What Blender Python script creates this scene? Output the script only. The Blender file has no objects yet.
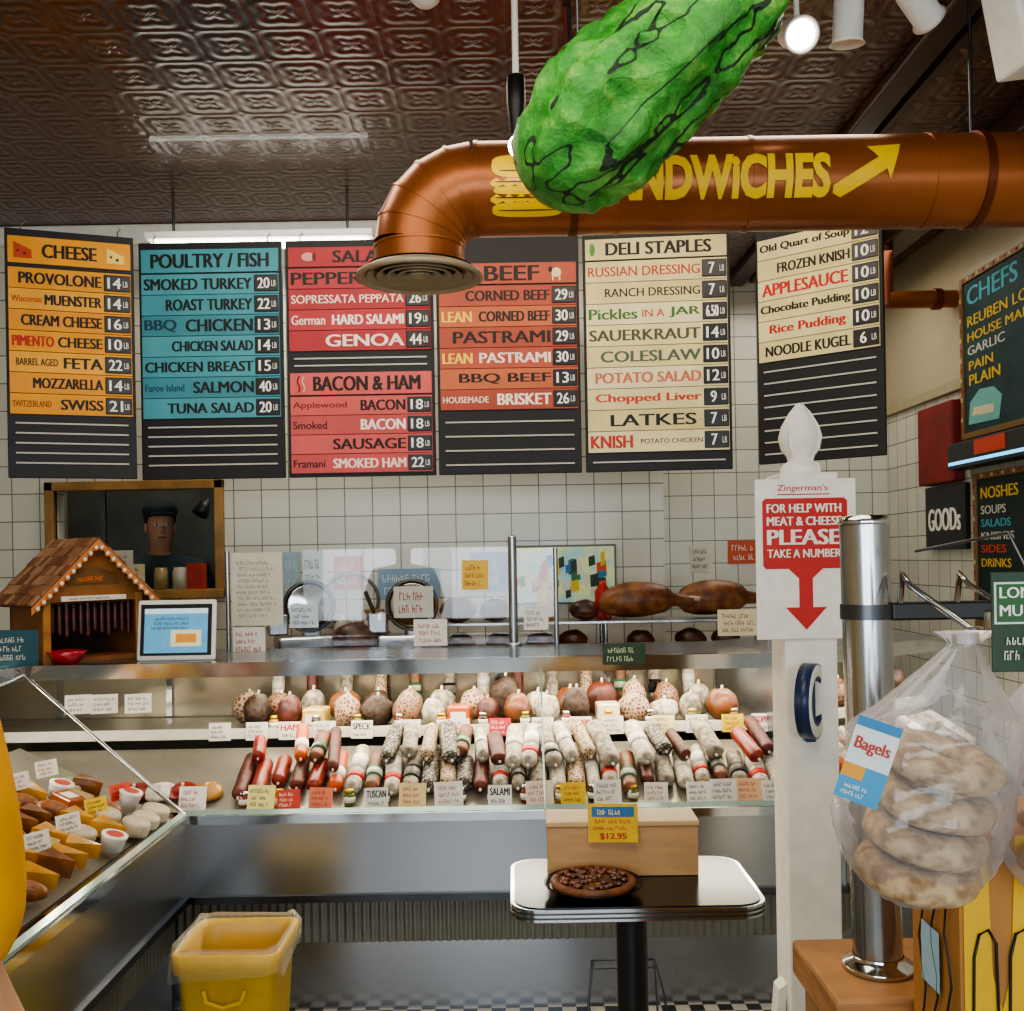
import bpy,bmesh,math,random
from mathutils import Matrix,Vector,noise
random.seed(7)
R=math.radians
F=1000.0; HY=557.0; ROLL=R(1.0); CZ=1.6
def P(px,py,Y):
    dx=px-512; dv=HY-py
    u=dx*math.cos(ROLL)+dv*math.sin(ROLL); v=-dx*math.sin(ROLL)+dv*math.cos(ROLL)
    return Vector((u*Y/F,Y,CZ+v*Y/F))
sc=bpy.context.scene
COL=sc.collection
# ---------------------------------------------------------------- materials
MC={}
def lin(c):
    return tuple(((x/12.92) if x<=.04045 else ((x+.055)/1.055)**2.4) for x in c)
def hexc(h):
    return lin(tuple(int(h[i:i+2],16)/255 for i in (0,2,4)))
def mat(h,rough=.5,metal=0.,noise_=.0,ns=20.,bump=0.,emit=0.,col2=None,coat=0.,stretch=None,alpha=None,trans=0.):
    key=(h,rough,metal,noise_,ns,bump,emit,col2,coat,stretch,trans)
    if key in MC: return MC[key]
    m=bpy.data.materials.new('mat_'+h); m.use_nodes=True
    nt=m.node_tree; b=nt.nodes['Principled BSDF']
    c=hexc(h)
    b.inputs['Roughness'].default_value=rough; b.inputs['Metallic'].default_value=metal
    b.inputs['Coat Weight'].default_value=coat
    b.inputs['Transmission Weight'].default_value=trans
    tc=nt.nodes.new('ShaderNodeTexCoord'); mp=nt.nodes.new('ShaderNodeMapping')
    nt.links.new(tc.outputs['Object'],mp.inputs[0])
    if stretch: mp.inputs['Scale'].default_value=stretch
    n=nt.nodes.new('ShaderNodeTexNoise'); n.inputs['Scale'].default_value=ns; n.inputs['Detail'].default_value=4
    nt.links.new(mp.outputs[0],n.inputs['Vector'])
    cr=nt.nodes.new('ShaderNodeValToRGB')
    if col2: a=c; d=hexc(col2)
    else:
        k=max(noise_,.04); a=tuple(max(0,x*(1-k)) for x in c); d=tuple(min(1,x*(1+k)) for x in c)
    cr.color_ramp.elements[0].position=.38; cr.color_ramp.elements[1].position=.62
    cr.color_ramp.elements[0].color=(*a,1); cr.color_ramp.elements[1].color=(*d,1)
    nt.links.new(n.outputs['Fac'],cr.inputs[0]); nt.links.new(cr.outputs[0],b.inputs['Base Color'])
    if emit:
        nt.links.new(cr.outputs[0],b.inputs['Emission Color']); b.inputs['Emission Strength'].default_value=emit
    if bump:
        bn=nt.nodes.new('ShaderNodeBump'); bn.inputs['Strength'].default_value=bump; bn.inputs['Distance'].default_value=.01
        nt.links.new(n.outputs['Fac'],bn.inputs['Height']); nt.links.new(bn.outputs[0],b.inputs['Normal'])
    MC[key]=m; return m
def glassmat(name,refl=.1,tint=(1,1,1),rough=.02,bump=0,ns=30,gcol=(1,1,1),fm=.5):
    m=bpy.data.materials.new(name); m.use_nodes=True; nt=m.node_tree; nt.nodes.clear()
    o=nt.nodes.new('ShaderNodeOutputMaterial'); mx=nt.nodes.new('ShaderNodeMixShader')
    t=nt.nodes.new('ShaderNodeBsdfTransparent'); t.inputs[0].default_value=(*tint,1)
    g=nt.nodes.new('ShaderNodeBsdfPrincipled'); g.inputs['Base Color'].default_value=(*gcol,1); g.inputs['Metallic'].default_value=1 if not bump else .2
    g.inputs['Roughness'].default_value=rough
    lw=nt.nodes.new('ShaderNodeLayerWeight'); lw.inputs['Blend'].default_value=.25
    ad=nt.nodes.new('ShaderNodeMath'); ad.operation='MULTIPLY_ADD'; ad.inputs[1].default_value=fm; ad.inputs[2].default_value=refl; ad.use_clamp=True
    nt.links.new(lw.outputs['Fresnel'],ad.inputs[0]); nt.links.new(ad.outputs[0],mx.inputs[0])
    nt.links.new(t.outputs[0],mx.inputs[1]); nt.links.new(g.outputs[0],mx.inputs[2]); nt.links.new(mx.outputs[0],o.inputs[0])
    if bump:
        n=nt.nodes.new('ShaderNodeTexNoise'); n.inputs['Scale'].default_value=ns
        tc=nt.nodes.new('ShaderNodeTexCoord'); nt.links.new(tc.outputs['Object'],n.inputs['Vector'])
        bn=nt.nodes.new('ShaderNodeBump'); bn.inputs['Strength'].default_value=bump
        nt.links.new(n.outputs['Fac'],bn.inputs['Height']); nt.links.new(bn.outputs[0],g.inputs['Normal']); nt.links.new(bn.outputs[0],lw.inputs['Normal'])
    return m
STEEL=mat('a9aeb4',.26,.95,.08,6,.04,stretch=(40,1,40))
STEELD=mat('54585c',.35,.9,.12,8,.05)
CHROME=mat('c2c6c8',.12,1.)
BLACK=mat('101012',.45); DBLACK=mat('1a1b1d',.4,noise_=.1); WHITE=mat('e6e4dc',.5); WHITEP=mat('ebe8df',.6)
PAPER=mat('ddd9cc',.8); RED=mat('bc1f17',.5); YEL=mat('f0c60e',.5); COPPER=mat('9a5a30',.33,.5,.15,4)
COPPERD=mat('6a361a',.4,.5); GLASS=mat('a9c4bc',.1,.3); GLASSR=glassmat('guard_glass',.03,fm=.2)
PLASTIC=glassmat('clear_plastic',.12,(.97,.97,.97),.08,.8,55,(.9,.9,.92))
LINER=glassmat('liner_plastic',.12,(.97,.96,.92),.2,.7,30,(.85,.85,.8))
WOOD=mat('9c6e40',.5,noise_=.2,ns=4,stretch=(3,3,20)); PINE=mat('bb9264',.55,noise_=.07,ns=4,stretch=(2,10,14))
WOODD=mat('5b3a20',.55,noise_=.25,ns=5,stretch=(2,10,10))
def tilemat(name,size=.14,zcream=None,axis='X'):
    m=bpy.data.materials.new(name); m.use_nodes=True; nt=m.node_tree; b=nt.nodes['Principled BSDF']
    tc=nt.nodes.new('ShaderNodeTexCoord'); sp=nt.nodes.new('ShaderNodeSeparateXYZ'); cb=nt.nodes.new('ShaderNodeCombineXYZ')
    nt.links.new(tc.outputs['Object'],sp.inputs[0]); nt.links.new(sp.outputs[axis],cb.inputs[0]); nt.links.new(sp.outputs['Z'],cb.inputs[1])
    br=nt.nodes.new('ShaderNodeTexBrick'); br.offset=0; br.inputs['Scale'].default_value=1
    br.inputs['Brick Width'].default_value=size; br.inputs['Row Height'].default_value=size; br.inputs['Mortar Size'].default_value=.003
    br.inputs['Color1'].default_value=(*hexc('c8c6b6'),1); br.inputs['Color2'].default_value=(*hexc('d4d2c3'),1); br.inputs['Mortar'].default_value=(*hexc('7a786e'),1)
    nt.links.new(cb.outputs[0],br.inputs['Vector'])
    bn=nt.nodes.new('ShaderNodeBump'); bn.invert=True; bn.inputs['Strength'].default_value=.4; bn.inputs['Distance'].default_value=.004
    nt.links.new(br.outputs['Fac'],bn.inputs['Height']); nt.links.new(bn.outputs[0],b.inputs['Normal'])
    b.inputs['Roughness'].default_value=.25
    if zcream:
        g=nt.nodes.new('ShaderNodeMath'); g.operation='GREATER_THAN'; g.inputs[1].default_value=zcream; nt.links.new(sp.outputs['Z'],g.inputs[0])
        mx=nt.nodes.new('ShaderNodeMix'); mx.data_type='RGBA'; nt.links.new(g.outputs[0],mx.inputs[0]); nt.links.new(br.outputs['Color'],mx.inputs[6]); mx.inputs[7].default_value=(*hexc('a99b7e'),1)
        nt.links.new(mx.outputs[2],b.inputs['Base Color'])
    else: nt.links.new(br.outputs['Color'],b.inputs['Base Color'])
    return m
def ceilmat():
    m=bpy.data.materials.new('tin_ceiling'); m.use_nodes=True; nt=m.node_tree; b=nt.nodes['Principled BSDF']; L=nt.links.new
    def N(t): return nt.nodes.new(t)
    def M(op,a,bv=None,c=None):
        n=N('ShaderNodeMath'); n.operation=op
        for i,x in enumerate((a,bv,c)):
            if x is None: continue
            if isinstance(x,(int,float)): n.inputs[i].default_value=x
            else: L(x,n.inputs[i])
        return n.outputs[0]
    tc=N('ShaderNodeTexCoord'); sp=N('ShaderNodeSeparateXYZ'); L(tc.outputs['Object'],sp.inputs[0])
    s=.2
    u=M('SUBTRACT',M('FRACT',M('DIVIDE',sp.outputs[0],s)),.5); v=M('SUBTRACT',M('FRACT',M('DIVIDE',sp.outputs[1],s)),.5)
    d=M('SQRT',M('ADD',M('MULTIPLY',u,u),M('MULTIPLY',v,v))); th=M('ARCTAN2',v,u)
    pet=M('MULTIPLY',M('COSINE',M('MULTIPLY',th,4)),.05)
    ring=M('MULTIPLY',M('SINE',M('MULTIPLY',M('ADD',d,pet),24)),.7)
    U=M('ABSOLUTE',M('SUBTRACT',M('FRACT',M('DIVIDE',sp.outputs[0],.6)),.5)); V_=M('ABSOLUTE',M('SUBTRACT',M('FRACT',M('DIVIDE',sp.outputs[1],.6)),.5))
    seam=M('MULTIPLY',M('GREATER_THAN',M('MAXIMUM',U,V_),.49),3.0)
    h=M('ADD',ring,seam)
    bn=N('ShaderNodeBump'); bn.inputs['Strength'].default_value=.55; bn.inputs['Distance'].default_value=.004; L(h,bn.inputs['Height']); L(bn.outputs[0],b.inputs['Normal'])
    b.inputs['Base Color'].default_value=(*hexc('512c1e'),1); b.inputs['Roughness'].default_value=.27; b.inputs['Coat Weight'].default_value=.15
    return m
def floormat():
    m=bpy.data.materials.new('checker_floor'); m.use_nodes=True; nt=m.node_tree; b=nt.nodes['Principled BSDF']
    tc=nt.nodes.new('ShaderNodeTexCoord'); ck=nt.nodes.new('ShaderNodeTexChecker'); ck.inputs['Scale'].default_value=20
    ck.inputs['Color1'].default_value=(.6,.57,.5,1); ck.inputs['Color2'].default_value=(.015,.015,.015,1)
    nt.links.new(tc.outputs['Object'],ck.inputs[0]); nt.links.new(ck.outputs[0],b.inputs['Base Color']); b.inputs['Roughness'].default_value=.3
    return m
def picklemat():
    m=bpy.data.materials.new('pickle_skin'); m.use_nodes=True; nt=m.node_tree; b=nt.nodes['Principled BSDF']; L=nt.links.new
    tc=nt.nodes.new('ShaderNodeTexCoord'); n=nt.nodes.new('ShaderNodeTexNoise'); n.inputs['Scale'].default_value=8; n.inputs['Detail'].default_value=8; n.inputs['Roughness'].default_value=.7
    L(tc.outputs['Object'],n.inputs[0]); cr=nt.nodes.new('ShaderNodeValToRGB'); e=cr.color_ramp.elements
    e[0].position=.3; e[0].color=(*hexc('216822'),1); e[1].position=.7; e[1].color=(*hexc('8cc45c'),1); x=e.new(.5); x.color=(*hexc('409a36'),1)
    L(n.outputs['Fac'],cr.inputs[0])
    mp=nt.nodes.new('ShaderNodeMapping'); mp.inputs['Scale'].default_value=(1.2,8,8); L(tc.outputs['Object'],mp.inputs[0])
    vo=nt.nodes.new('ShaderNodeTexNoise'); vo.inputs['Scale'].default_value=1.3; vo.inputs['Detail'].default_value=1.6; L(mp.outputs[0],vo.inputs[0])
    a=nt.nodes.new('ShaderNodeMath'); a.operation='SUBTRACT'; a.inputs[1].default_value=.5; L(vo.outputs['Fac'],a.inputs[0])
    ab=nt.nodes.new('ShaderNodeMath'); ab.operation='ABSOLUTE'; L(a.outputs[0],ab.inputs[0])
    lt=nt.nodes.new('ShaderNodeMath'); lt.operation='LESS_THAN'; lt.inputs[1].default_value=.014; L(ab.outputs[0],lt.inputs[0])
    mx=nt.nodes.new('ShaderNodeMix'); mx.data_type='RGBA'; L(lt.outputs[0],mx.inputs[0]); L(cr.outputs[0],mx.inputs[6]); mx.inputs[7].default_value=(*hexc('0c2b10'),1)
    L(mx.outputs[2],b.inputs['Base Color']); b.inputs['Roughness'].default_value=.3
    v2=nt.nodes.new('ShaderNodeTexVoronoi'); v2.inputs['Scale'].default_value=11; L(tc.outputs['Object'],v2.inputs[0])
    sm=nt.nodes.new('ShaderNodeMath'); sm.operation='ADD'; L(v2.outputs[0],sm.inputs[0]); L(n.outputs['Fac'],sm.inputs[1])
    bn=nt.nodes.new('ShaderNodeBump'); bn.inputs['Strength'].default_value=1.; bn.inputs['Distance'].default_value=.03; L(sm.outputs[0],bn.inputs['Height']); L(bn.outputs[0],b.inputs['Normal'])
    return m
def netmat(h1,h2,scale=60):
    m=bpy.data.materials.new('netting'); m.use_nodes=True; nt=m.node_tree; b=nt.nodes['Principled BSDF']; L=nt.links.new
    tc=nt.nodes.new('ShaderNodeTexCoord'); vo=nt.nodes.new('ShaderNodeTexVoronoi'); vo.inputs['Scale'].default_value=scale; vo.feature='DISTANCE_TO_EDGE'
    L(tc.outputs['Object'],vo.inputs[0]); cr=nt.nodes.new('ShaderNodeValToRGB'); cr.color_ramp.elements[0].position=.08; cr.color_ramp.elements[1].position=.22
    cr.color_ramp.elements[0].color=(*hexc(h1),1); cr.color_ramp.elements[1].color=(*hexc(h2),1)
    L(vo.outputs[0],cr.inputs[0]); L(cr.outputs[0],b.inputs['Base Color']); b.inputs['Roughness'].default_value=.5
    return m
# ---------------------------------------------------------------- mesh builder
TC={}
def textgeo(s,bold):
    k=(s,bold)
    if k in TC: return TC[k]
    cu=bpy.data.curves.new('t','FONT'); cu.body=s; cu.offset=bold; cu.resolution_u=3; cu.size=1
    o=bpy.data.objects.new('t',cu)
    me=bpy.data.meshes.new_from_object(o)
    V=[(v.co.x,v.co.y) for v in me.vertices]; Fc=[tuple(p.vertices) for p in me.polygons]
    bpy.data.objects.remove(o); bpy.data.meshes.remove(me); bpy.data.curves.remove(cu)
    if not V: V=[(0,0),(1,0),(1,1)]; Fc=[(0,1,2)]
    x0=min(v[0] for v in V); x1=max(v[0] for v in V); y0=min(v[1] for v in V); y1=max(v[1] for v in V)
    V=[((x-x0)/(x1-x0+1e-9),(y-y0)/(y1-y0+1e-9)) for x,y in V]
    TC[k]=(V,Fc,(x1-x0)/(y1-y0+1e-9)); return TC[k]
class MB:
    def __init__(s): s.V=[];s.F=[];s.I=[];s.S=[];s.M=[]
    def mi(s,m):
        if m not in s.M: s.M.append(m)
        return s.M.index(m)
    def add(s,V,Fc,m,smooth=False,T=None):
        b=len(s.V)
        for v in V:
            v=Vector(v); s.V.append(T@v if T else v)
        i=s.mi(m)
        for f in Fc: s.F.append([b+k for k in f]); s.I.append(i); s.S.append(smooth)
        return s
    def bm(s,bm,m,smooth=False,T=None):
        bm.verts.ensure_lookup_table()
        V=[v.co.copy() for v in bm.verts]; Fc=[[v.index for v in f.verts] for f in bm.faces]; bm.free()
        return s.add(V,Fc,m,smooth,T)
    def box(s,lo,hi,m,bev=0,T=None,seg=2):
        bm=bmesh.new(); bmesh.ops.create_cube(bm,size=1)
        for v in bm.verts: v.co=Vector([(lo[i]+hi[i])/2+v.co[i]*(hi[i]-lo[i]) for i in range(3)])
        if bev: bmesh.ops.bevel(bm,geom=bm.edges[:],offset=bev,segments=seg,affect='EDGES',profile=.5)
        bm.verts.index_update(); return s.bm(bm,m,False,T)
    def tube(s,pts,r,m,n=12,caps=True,T=None):
        pts=[Vector(p) for p in pts]; k=len(pts); rs=r if isinstance(r,(list,tuple)) else [r]*k
        V=[];Fc=[]; up=None
        for i,p in enumerate(pts):
            t=(pts[min(i+1,k-1)]-pts[max(i-1,0)]).normalized()
            if up is None: up=Vector((0,0,1)) if abs(t.z)<.9 else Vector((1,0,0))
            a=t.cross(up).normalized(); up=a.cross(t).normalized(); 
            for j in range(n):
                q=2*math.pi*j/n; V.append(p+(a*math.cos(q)+up*math.sin(q))*rs[i])
        for i in range(k-1):
            for j in range(n): Fc.append((i*n+j,i*n+(j+1)%n,(i+1)*n+(j+1)%n,(i+1)*n+j))
        s.add(V,Fc,m,True,T)
        if caps:
            s.add(V[:n],[tuple(range(n-1,-1,-1))],m,False,T); s.add(V[-n:],[tuple(range(n))],m,False,T)
        return s
    def lathe(s,prof,m,n=24,T=None,smooth=True):
        V=[];Fc=[]
        for r,z in prof:
            for j in range(n): q=2*math.pi*j/n; V.append((r*math.cos(q),r*math.sin(q),z))
        for i in range(len(prof)-1):
            for j in range(n): Fc.append((i*n+j,i*n+(j+1)%n,(i+1)*n+(j+1)%n,(i+1)*n+j))
        return s.add(V,Fc,m,smooth,T)
    def poly(s,pts,y0,y1,m,T=None):   # xz polygon extruded in y
        n=len(pts); V=[(x,y0,z) for x,z in pts]+[(x,y1,z) for x,z in pts]
        Fc=[tuple(range(n)),tuple(range(2*n-1,n-1,-1))]+[(i,i+n,(i+1)%n+n,(i+1)%n) for i in range(n)]
        return s.add(V,Fc,m,False,T)
    def sweep(s,prof,x0,x1,m):  # prof (d,z) between x0(d), x1(d)
        n=len(prof); V=[(x0(d),d,z) for d,z in prof]+[(x1(d),d,z) for d,z in prof]
        Fc=[tuple(range(n)),tuple(range(2*n-1,n-1,-1))]+[(i,i+n,(i+1)%n+n,(i+1)%n) for i in range(n)]
        return s.add(V,Fc,m)
    def ball(s,c,r,m,T=None,n=16,fn=None):
        bm=bmesh.new(); bmesh.ops.create_uvsphere(bm,u_segments=n,v_segments=max(6,n//2+2),radius=1)
        r=r if isinstance(r,(list,tuple)) else (r,r,r)
        for v in bm.verts:
            k=fn(v.co) if fn else 1
            v.co=Vector((c[0]+v.co.x*r[0]*k,c[1]+v.co.y*r[1]*k,c[2]+v.co.z*r[2]*k))
        bm.verts.index_update(); return s.bm(bm,m,True,T)
    def text(s,t,x0,z0,w,h,m,y=0,bold=.015,T=None):
        V,Fc,asp=textgeo(t,0)
        e=h*bold*1.6; w2=w-2*e
        for k in ((0,0),(1,0),(2,0)) if bold>0 else ((1,0),):
            s.add([(x0+k[0]*e+a*w2,y-.00005*k[0],z0+b*h) for a,b in V],Fc,m,False,T)
        return s
    def quad(s,x0,z0,x1,z1,y,m,T=None): return s.add([(x0,y,z0),(x1,y,z0),(x1,y,z1),(x0,y,z1)],[(0,1,2,3)],m,False,T)
    def scrib(s,x0,z0,w,h,rows,m,y=0,T=None,seed=0):
        # small hand lettered strokes
        rr=random.Random(seed); rh=h/rows; lw=min(rh*.36,w/9)
        for i in range(rows):
            x=x0+rr.random()*.1*w; zz=z0+h-(i+.85)*rh; k=0; wl=rr.randint(3,6); end=x0+w*rr.uniform(.75,.98)
            while x+lw<end:
                sl=rr.uniform(-.15,.2)*lw; t=lw*.2; H_=rh*rr.choice((.62,.5,.62))
                s.add([(x,y,zz),(x+t,y,zz),(x+t+sl,y,zz+H_),(x+sl,y,zz+H_)],[(0,1,2,3)],m,False,T)
                c=rr.random(); zc=zz+H_*rr.choice((0,.42,.82)); s.quad(x,zc,x+lw*.72,zc+rh*.09,y,m,T)
                if c>.4: s.add([(x+lw*.55,y,zz),(x+lw*.75,y,zz),(x+lw*.75,y,zz+H_*.6),(x+lw*.55,y,zz+H_*.6)],[(0,1,2,3)],m,False,T)
                x+=lw; k+=1
                if k>=wl: x+=lw*.7; k=0; wl=rr.randint(3,6)
        return s
    def obj(s,name,parent=None,loc=(0,0,0),rot=(0,0,0),label=None,cat=None,group=None,kind=None):
        me=bpy.data.meshes.new(name); me.from_pydata([tuple(v) for v in s.V],[],s.F)
        for m in s.M: me.materials.append(m)
        me.polygons.foreach_set('material_index',s.I); me.polygons.foreach_set('use_smooth',s.S); me.update()
        o=bpy.data.objects.new(name,me); COL.objects.link(o); o.location=loc; o.rotation_euler=rot
        if parent: o.parent=parent
        meta(o,label,cat,group,kind); return o
def meta(o,label=None,cat=None,group=None,kind=None):
    if label: o['label']=label
    if cat: o['category']=cat
    if group: o['group']=group
    if kind: o['kind']=kind
def thing(name,label,cat,loc=(0,0,0),rot=(0,0,0),group=None):
    o=bpy.data.objects.new(name,None); o.empty_display_size=.1; COL.objects.link(o); o.location=loc; o.rotation_euler=rot; meta(o,label,cat,group); return o
def copyof(o,loc,rot=None,scale=None,label=None,kids=True):
    c=o.copy(); COL.objects.link(c); c.location=loc
    if rot is not None: c.rotation_euler=rot
    if scale is not None: c.scale=scale
    if label: c['label']=label
    if kids:
        for ch in o.children:
            d=ch.copy(); COL.objects.link(d); d.parent=c
    return c
def TR(loc=(0,0,0),rz=0,rx=0,ry=0): return Matrix.Translation(loc)@Matrix.Rotation(rz,4,'Z')@Matrix.Rotation(ry,4,'Y')@Matrix.Rotation(rx,4,'X')
def struct(mb,name): return mb.obj(name,kind='structure')
# ---------------------------------------------------------------- room
XL,XR,ZC=-2.75,2.33,3.3; YB=5.05; YB2=6.2; XJ=.77; YF=-3.
TILE=tilemat('white_tile',.14); TILER=tilemat('tile_right',.14,2.42,'Y'); CREAM=mat('b3a78c',.8)
struct(MB().box((XL-.1,YF-.1,-.1),(XR+.1,YB2+.1,0),floormat()),'floor')
struct(MB().box((XL-.1,YF-.1,ZC),(XR+.1,YB2+.1,ZC+.1),ceilmat()),'ceiling')
wx0,wx1=P(56,540,YB).x,P(216,540,YB).x; wz0,wz1=P(140,590,YB).z,P(140,490,YB).z
w=MB(); w.box((XL,YB,0),(wx0,YB+.1,ZC),TILE); w.box((wx1,YB,0),(XJ,YB+.1,ZC),TILE); w.box((wx0,YB,0),(wx1,YB+.1,wz0),TILE); w.box((wx0,YB,wz1),(wx1,YB+.1,ZC),TILE)
struct(w,'wall_back')
struct(MB().box((XJ,YB2,0),(XR,YB2+.1,ZC),TILE),'wall_recess'); struct(MB().box((XJ-.1,YB+.1,0),(XJ,YB2+.1,ZC),tilemat('t2',.14,None,'Y')),'wall_jog')
struct(MB().box((XL,YB2,0),(XJ-.1,YB2+.1,ZC),mat('5f6258',.8,noise_=.3,ns=2)),'wall_kitchen')
struct(MB().box((XR,YF,0),(XR+.1,YB2+.1,ZC),TILER),'wall_right'); struct(MB().box((XL-.1,YF,0),(XL,YB2+.1,ZC),CREAM),'wall_left')
w=MB(); xs=[XL,-2.5,-1.0,-.75,.75,1.0,2.15,XR]
w.box((XL,YF-.1,0),(XR,YF,.85),CREAM); w.box((XL,YF-.1,2.5),(XR,YF,ZC),CREAM)
for i in (0,2,4,6): w.box((xs[i],YF-.1,.85),(xs[i+1],YF,2.5),CREAM)
struct(w,'wall_front')
for i,k in enumerate((1,3,5)):
    w=MB(); a,b=xs[k],xs[k+1]
    for q in (a,(a+b)/2-.02,b-.04): w.box((q,YF-.08,.85),(q+.04,YF-.03,2.5),WOODD)
    for z in (.85,1.75,2.46): w.box((a,YF-.08,z),(b,YF-.03,z+.04),WOODD)
    struct(w,'window_%d'%(i+2))
# kitchen window frame
w=MB(); t=.045; WFR=mat('9a7440',.5,noise_=.2,ns=8)
for lo,hi in (((wx0-t,YB-.03,wz0-t),(wx0,YB+.02,wz1+t)),((wx1,YB-.03,wz0-t),(wx1+t,YB+.02,wz1+t)),((wx0-t,YB-.03,wz1),(wx1+t,YB+.02,wz1+t)),((wx0-t,YB-.05,wz0-t),(wx1+t,YB+.02,wz0))): w.box(lo,hi,WFR,.004)
w.box((wx0+.21,YB+.04,wz0),(wx0+.235,YB+.06,wz1),STEELD)
struct(w,'window_1')
# ceiling beams
BEAM=mat('3a2016',.3,noise_=.1)
struct(MB().box((1.36,.5,ZC-.05),(1.46,YB2,ZC-.001),BEAM,.01).box((1.5,.5,ZC-.03),(1.53,YB2,ZC-.001),BEAM,.005),'trim_1')
struct(MB().box((1.95,.5,ZC-.12),(2.1,YB2,ZC-.001),BEAM,.01),'trim_2')
struct(MB().box((XL,YB-.05,ZC-.1),(XJ,YB,ZC-.001),mat('e8e4d8',.6),.01),'trim_3')
struct(MB().box((XR-.03,1,2.42),(XR,YB2,2.48),mat('a39678',.7),.005),'trim_4')
# ---------------------------------------------------------------- menu boards
CB=mat('161618',.6,noise_=.1)
def board(label,pxl,pxr,yl,yr,items,lines,z0=1.95,z1=2.945):
    a=P(pxl,350,yl); b=P(pxr,350,yr); W=math.hypot(b.x-a.x,b.y-a.y); ang=math.atan2(b.y-a.y,b.x-a.x); H=z1-z0
    o=thing('menu_board',label,'menu board',(a.x,a.y,z0),(0,0,ang),'menu boards over the counter')
    m=MB().box((0,0,0),(W,.02,H),CB,.003)
    for f in lines: m.box((.03,-.004,H*(1-f)-.003),(W-.03,.001,H*(1-f)+.003),mat('b9b6ac',.7))
    m.obj('panel',o)
    for x in (.06,W-.06):
        zt=ZC-z0-.002
        MB().tube([(x,.01,H-.005),(x,.01,H+.02),(x+.012,.01,H+.03),(x,.01,H+.045),(x-.012,.01,H+.03),(x,.01,H+.02),(x,.01,H+.05),(x,.01,zt)],.003,STEELD,6).obj('hanging_chain',o)
    for it in items:
        k,f0,f1,bg,segs=it[:5]; zt=H*(1-f0); zb=H*(1-f1); h=zt-zb
        m=MB().box((.012,-.006,zb+.0015),(W-.012,.0,zt-.0015),mat(bg,.6,noise_=.07,ns=6))
        if k=='r':
            pr=it[5]; x=W-.115
            m.box((x,-.009,zb+h*.1),(W-.014,-.0055,zt-h*.1),DBLACK,.003)
            w_=.052 if len(pr)>1 else .026
            m.text(pr,x+.014+(.052-w_)/2,zb+h*.24,w_,h*.52,WHITEP,-.0095,.02)
            m.text('LB',x+.073,zb+h*.34,.018,h*.28,WHITEP,-.0095,.0)
            tx0,tw=.022,W-.115-.03
        else: tx0,tw=.03,W-.06
        for t,c,u0,u1,hf in segs:
            m.text(t,tx0+tw*u0,zb+h*(.5-hf/2),tw*(u1-u0),h*hf,mat(c,.6),-.0068,.035 if hf>.45 else .015)
        for ic in it[6:] if k=='r' else it[5:]:
            u,c=ic; cx=.03+(W-.06)*u; cz=zb+h*.5
            if c=='pickle': m.ball((cx,-.0075,cz),(.011,.002,h*.3),mat('4a8a34',.5),n=12); continue
            if c=='salami':
                m.ball((cx,-.0075,cz),(.03,.002,h*.22),mat('d69090',.6),n=16).ball((cx+.024,-.0085,cz),(.008,.0015,h*.2),mat('6a1a1c',.6),n=12); continue
            if c=='bacon':
                for q in (-.01,.01): m.tube([(cx+q+.005*math.sin(j),-.0075,zb+h*(.15+.1*j)) for j in range(8)],.003,mat('6a1a1c' if q<0 else 'f0c8b0',.6),6)
                continue
            if c=='cow':
                m.ball((cx,-.0075,cz),(.022,.002,h*.22),mat('e8d9b8',.6),n=14).ball((cx-.024,-.0078,cz+h*.14),(.009,.002,h*.13),mat('3a1c10',.6),n=10)
                for q in (-.014,.014): m.quad(cx+q-.003,zb+h*.12,cx+q+.003,cz,-.0085,mat('e8d9b8',.6))
                continue
            m.poly([(cx-.03,zb+h*.2),(cx+.035,zb+h*.2),(cx+.035,zb+h*.5),(cx-.03,zb+h*.78)],-.0085,-.0055,mat(c,.6))
            m.ball((cx+.01,-.0085,zb+h*.36),(.006,.001,.006),mat('3a1c10',.6),n=8); m.ball((cx-.014,-.0085,zb+h*.45),(.005,.001,.005),mat('3a1c10',.6),n=8)
        m.obj('menu_header' if k=='h' else 'menu_row',o)
    return o
def rows(f0,f1,data,bg):
    n=len(data); out=[]
    for i,(segs,pr) in enumerate(data):
        a=f0+(f1-f0)*i/n; b=f0+(f1-f0)*(i+1)/n
        out.append(('r',a,b,bg if isinstance(bg,str) else bg[i%len(bg)],segs,pr))
    return out
K='15130f'
Y1='e2981f'
board('black board of yellow cheese price strips',6,135,3.97,4.13,
 [('h',.03,.14,Y1,[('CHEESE',K,.25,.74,.5)],(.08,'b8421a'),(.9,'f0d06a'))]+rows(.155,.745,[([('PROVOLONE',K,.08,1,.55)],'14'),([('Wisconsin','a8341a',.0,.33,.3),('MUENSTER',K,.36,1,.5)],'14'),([('CREAM CHEESE',K,.1,1,.52)],'16'),([('PIMENTO','b2281a',.0,.46,.5),('CHEESE',K,.5,1,.5)],'10'),([('BARREL AGED',K,.04,.5,.34),('FETA',K,.56,1,.52)],'22'),([('MOZZARELLA',K,.22,1,.5)],'14'),([('SWITZERLAND','7a3a10',.0,.42,.3),('SWISS',K,.52,1,.5)],'21')],[Y1,'e6a434','de9226']),
 [.78,.82,.86,.9,.94])
T1='45909c'
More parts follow.
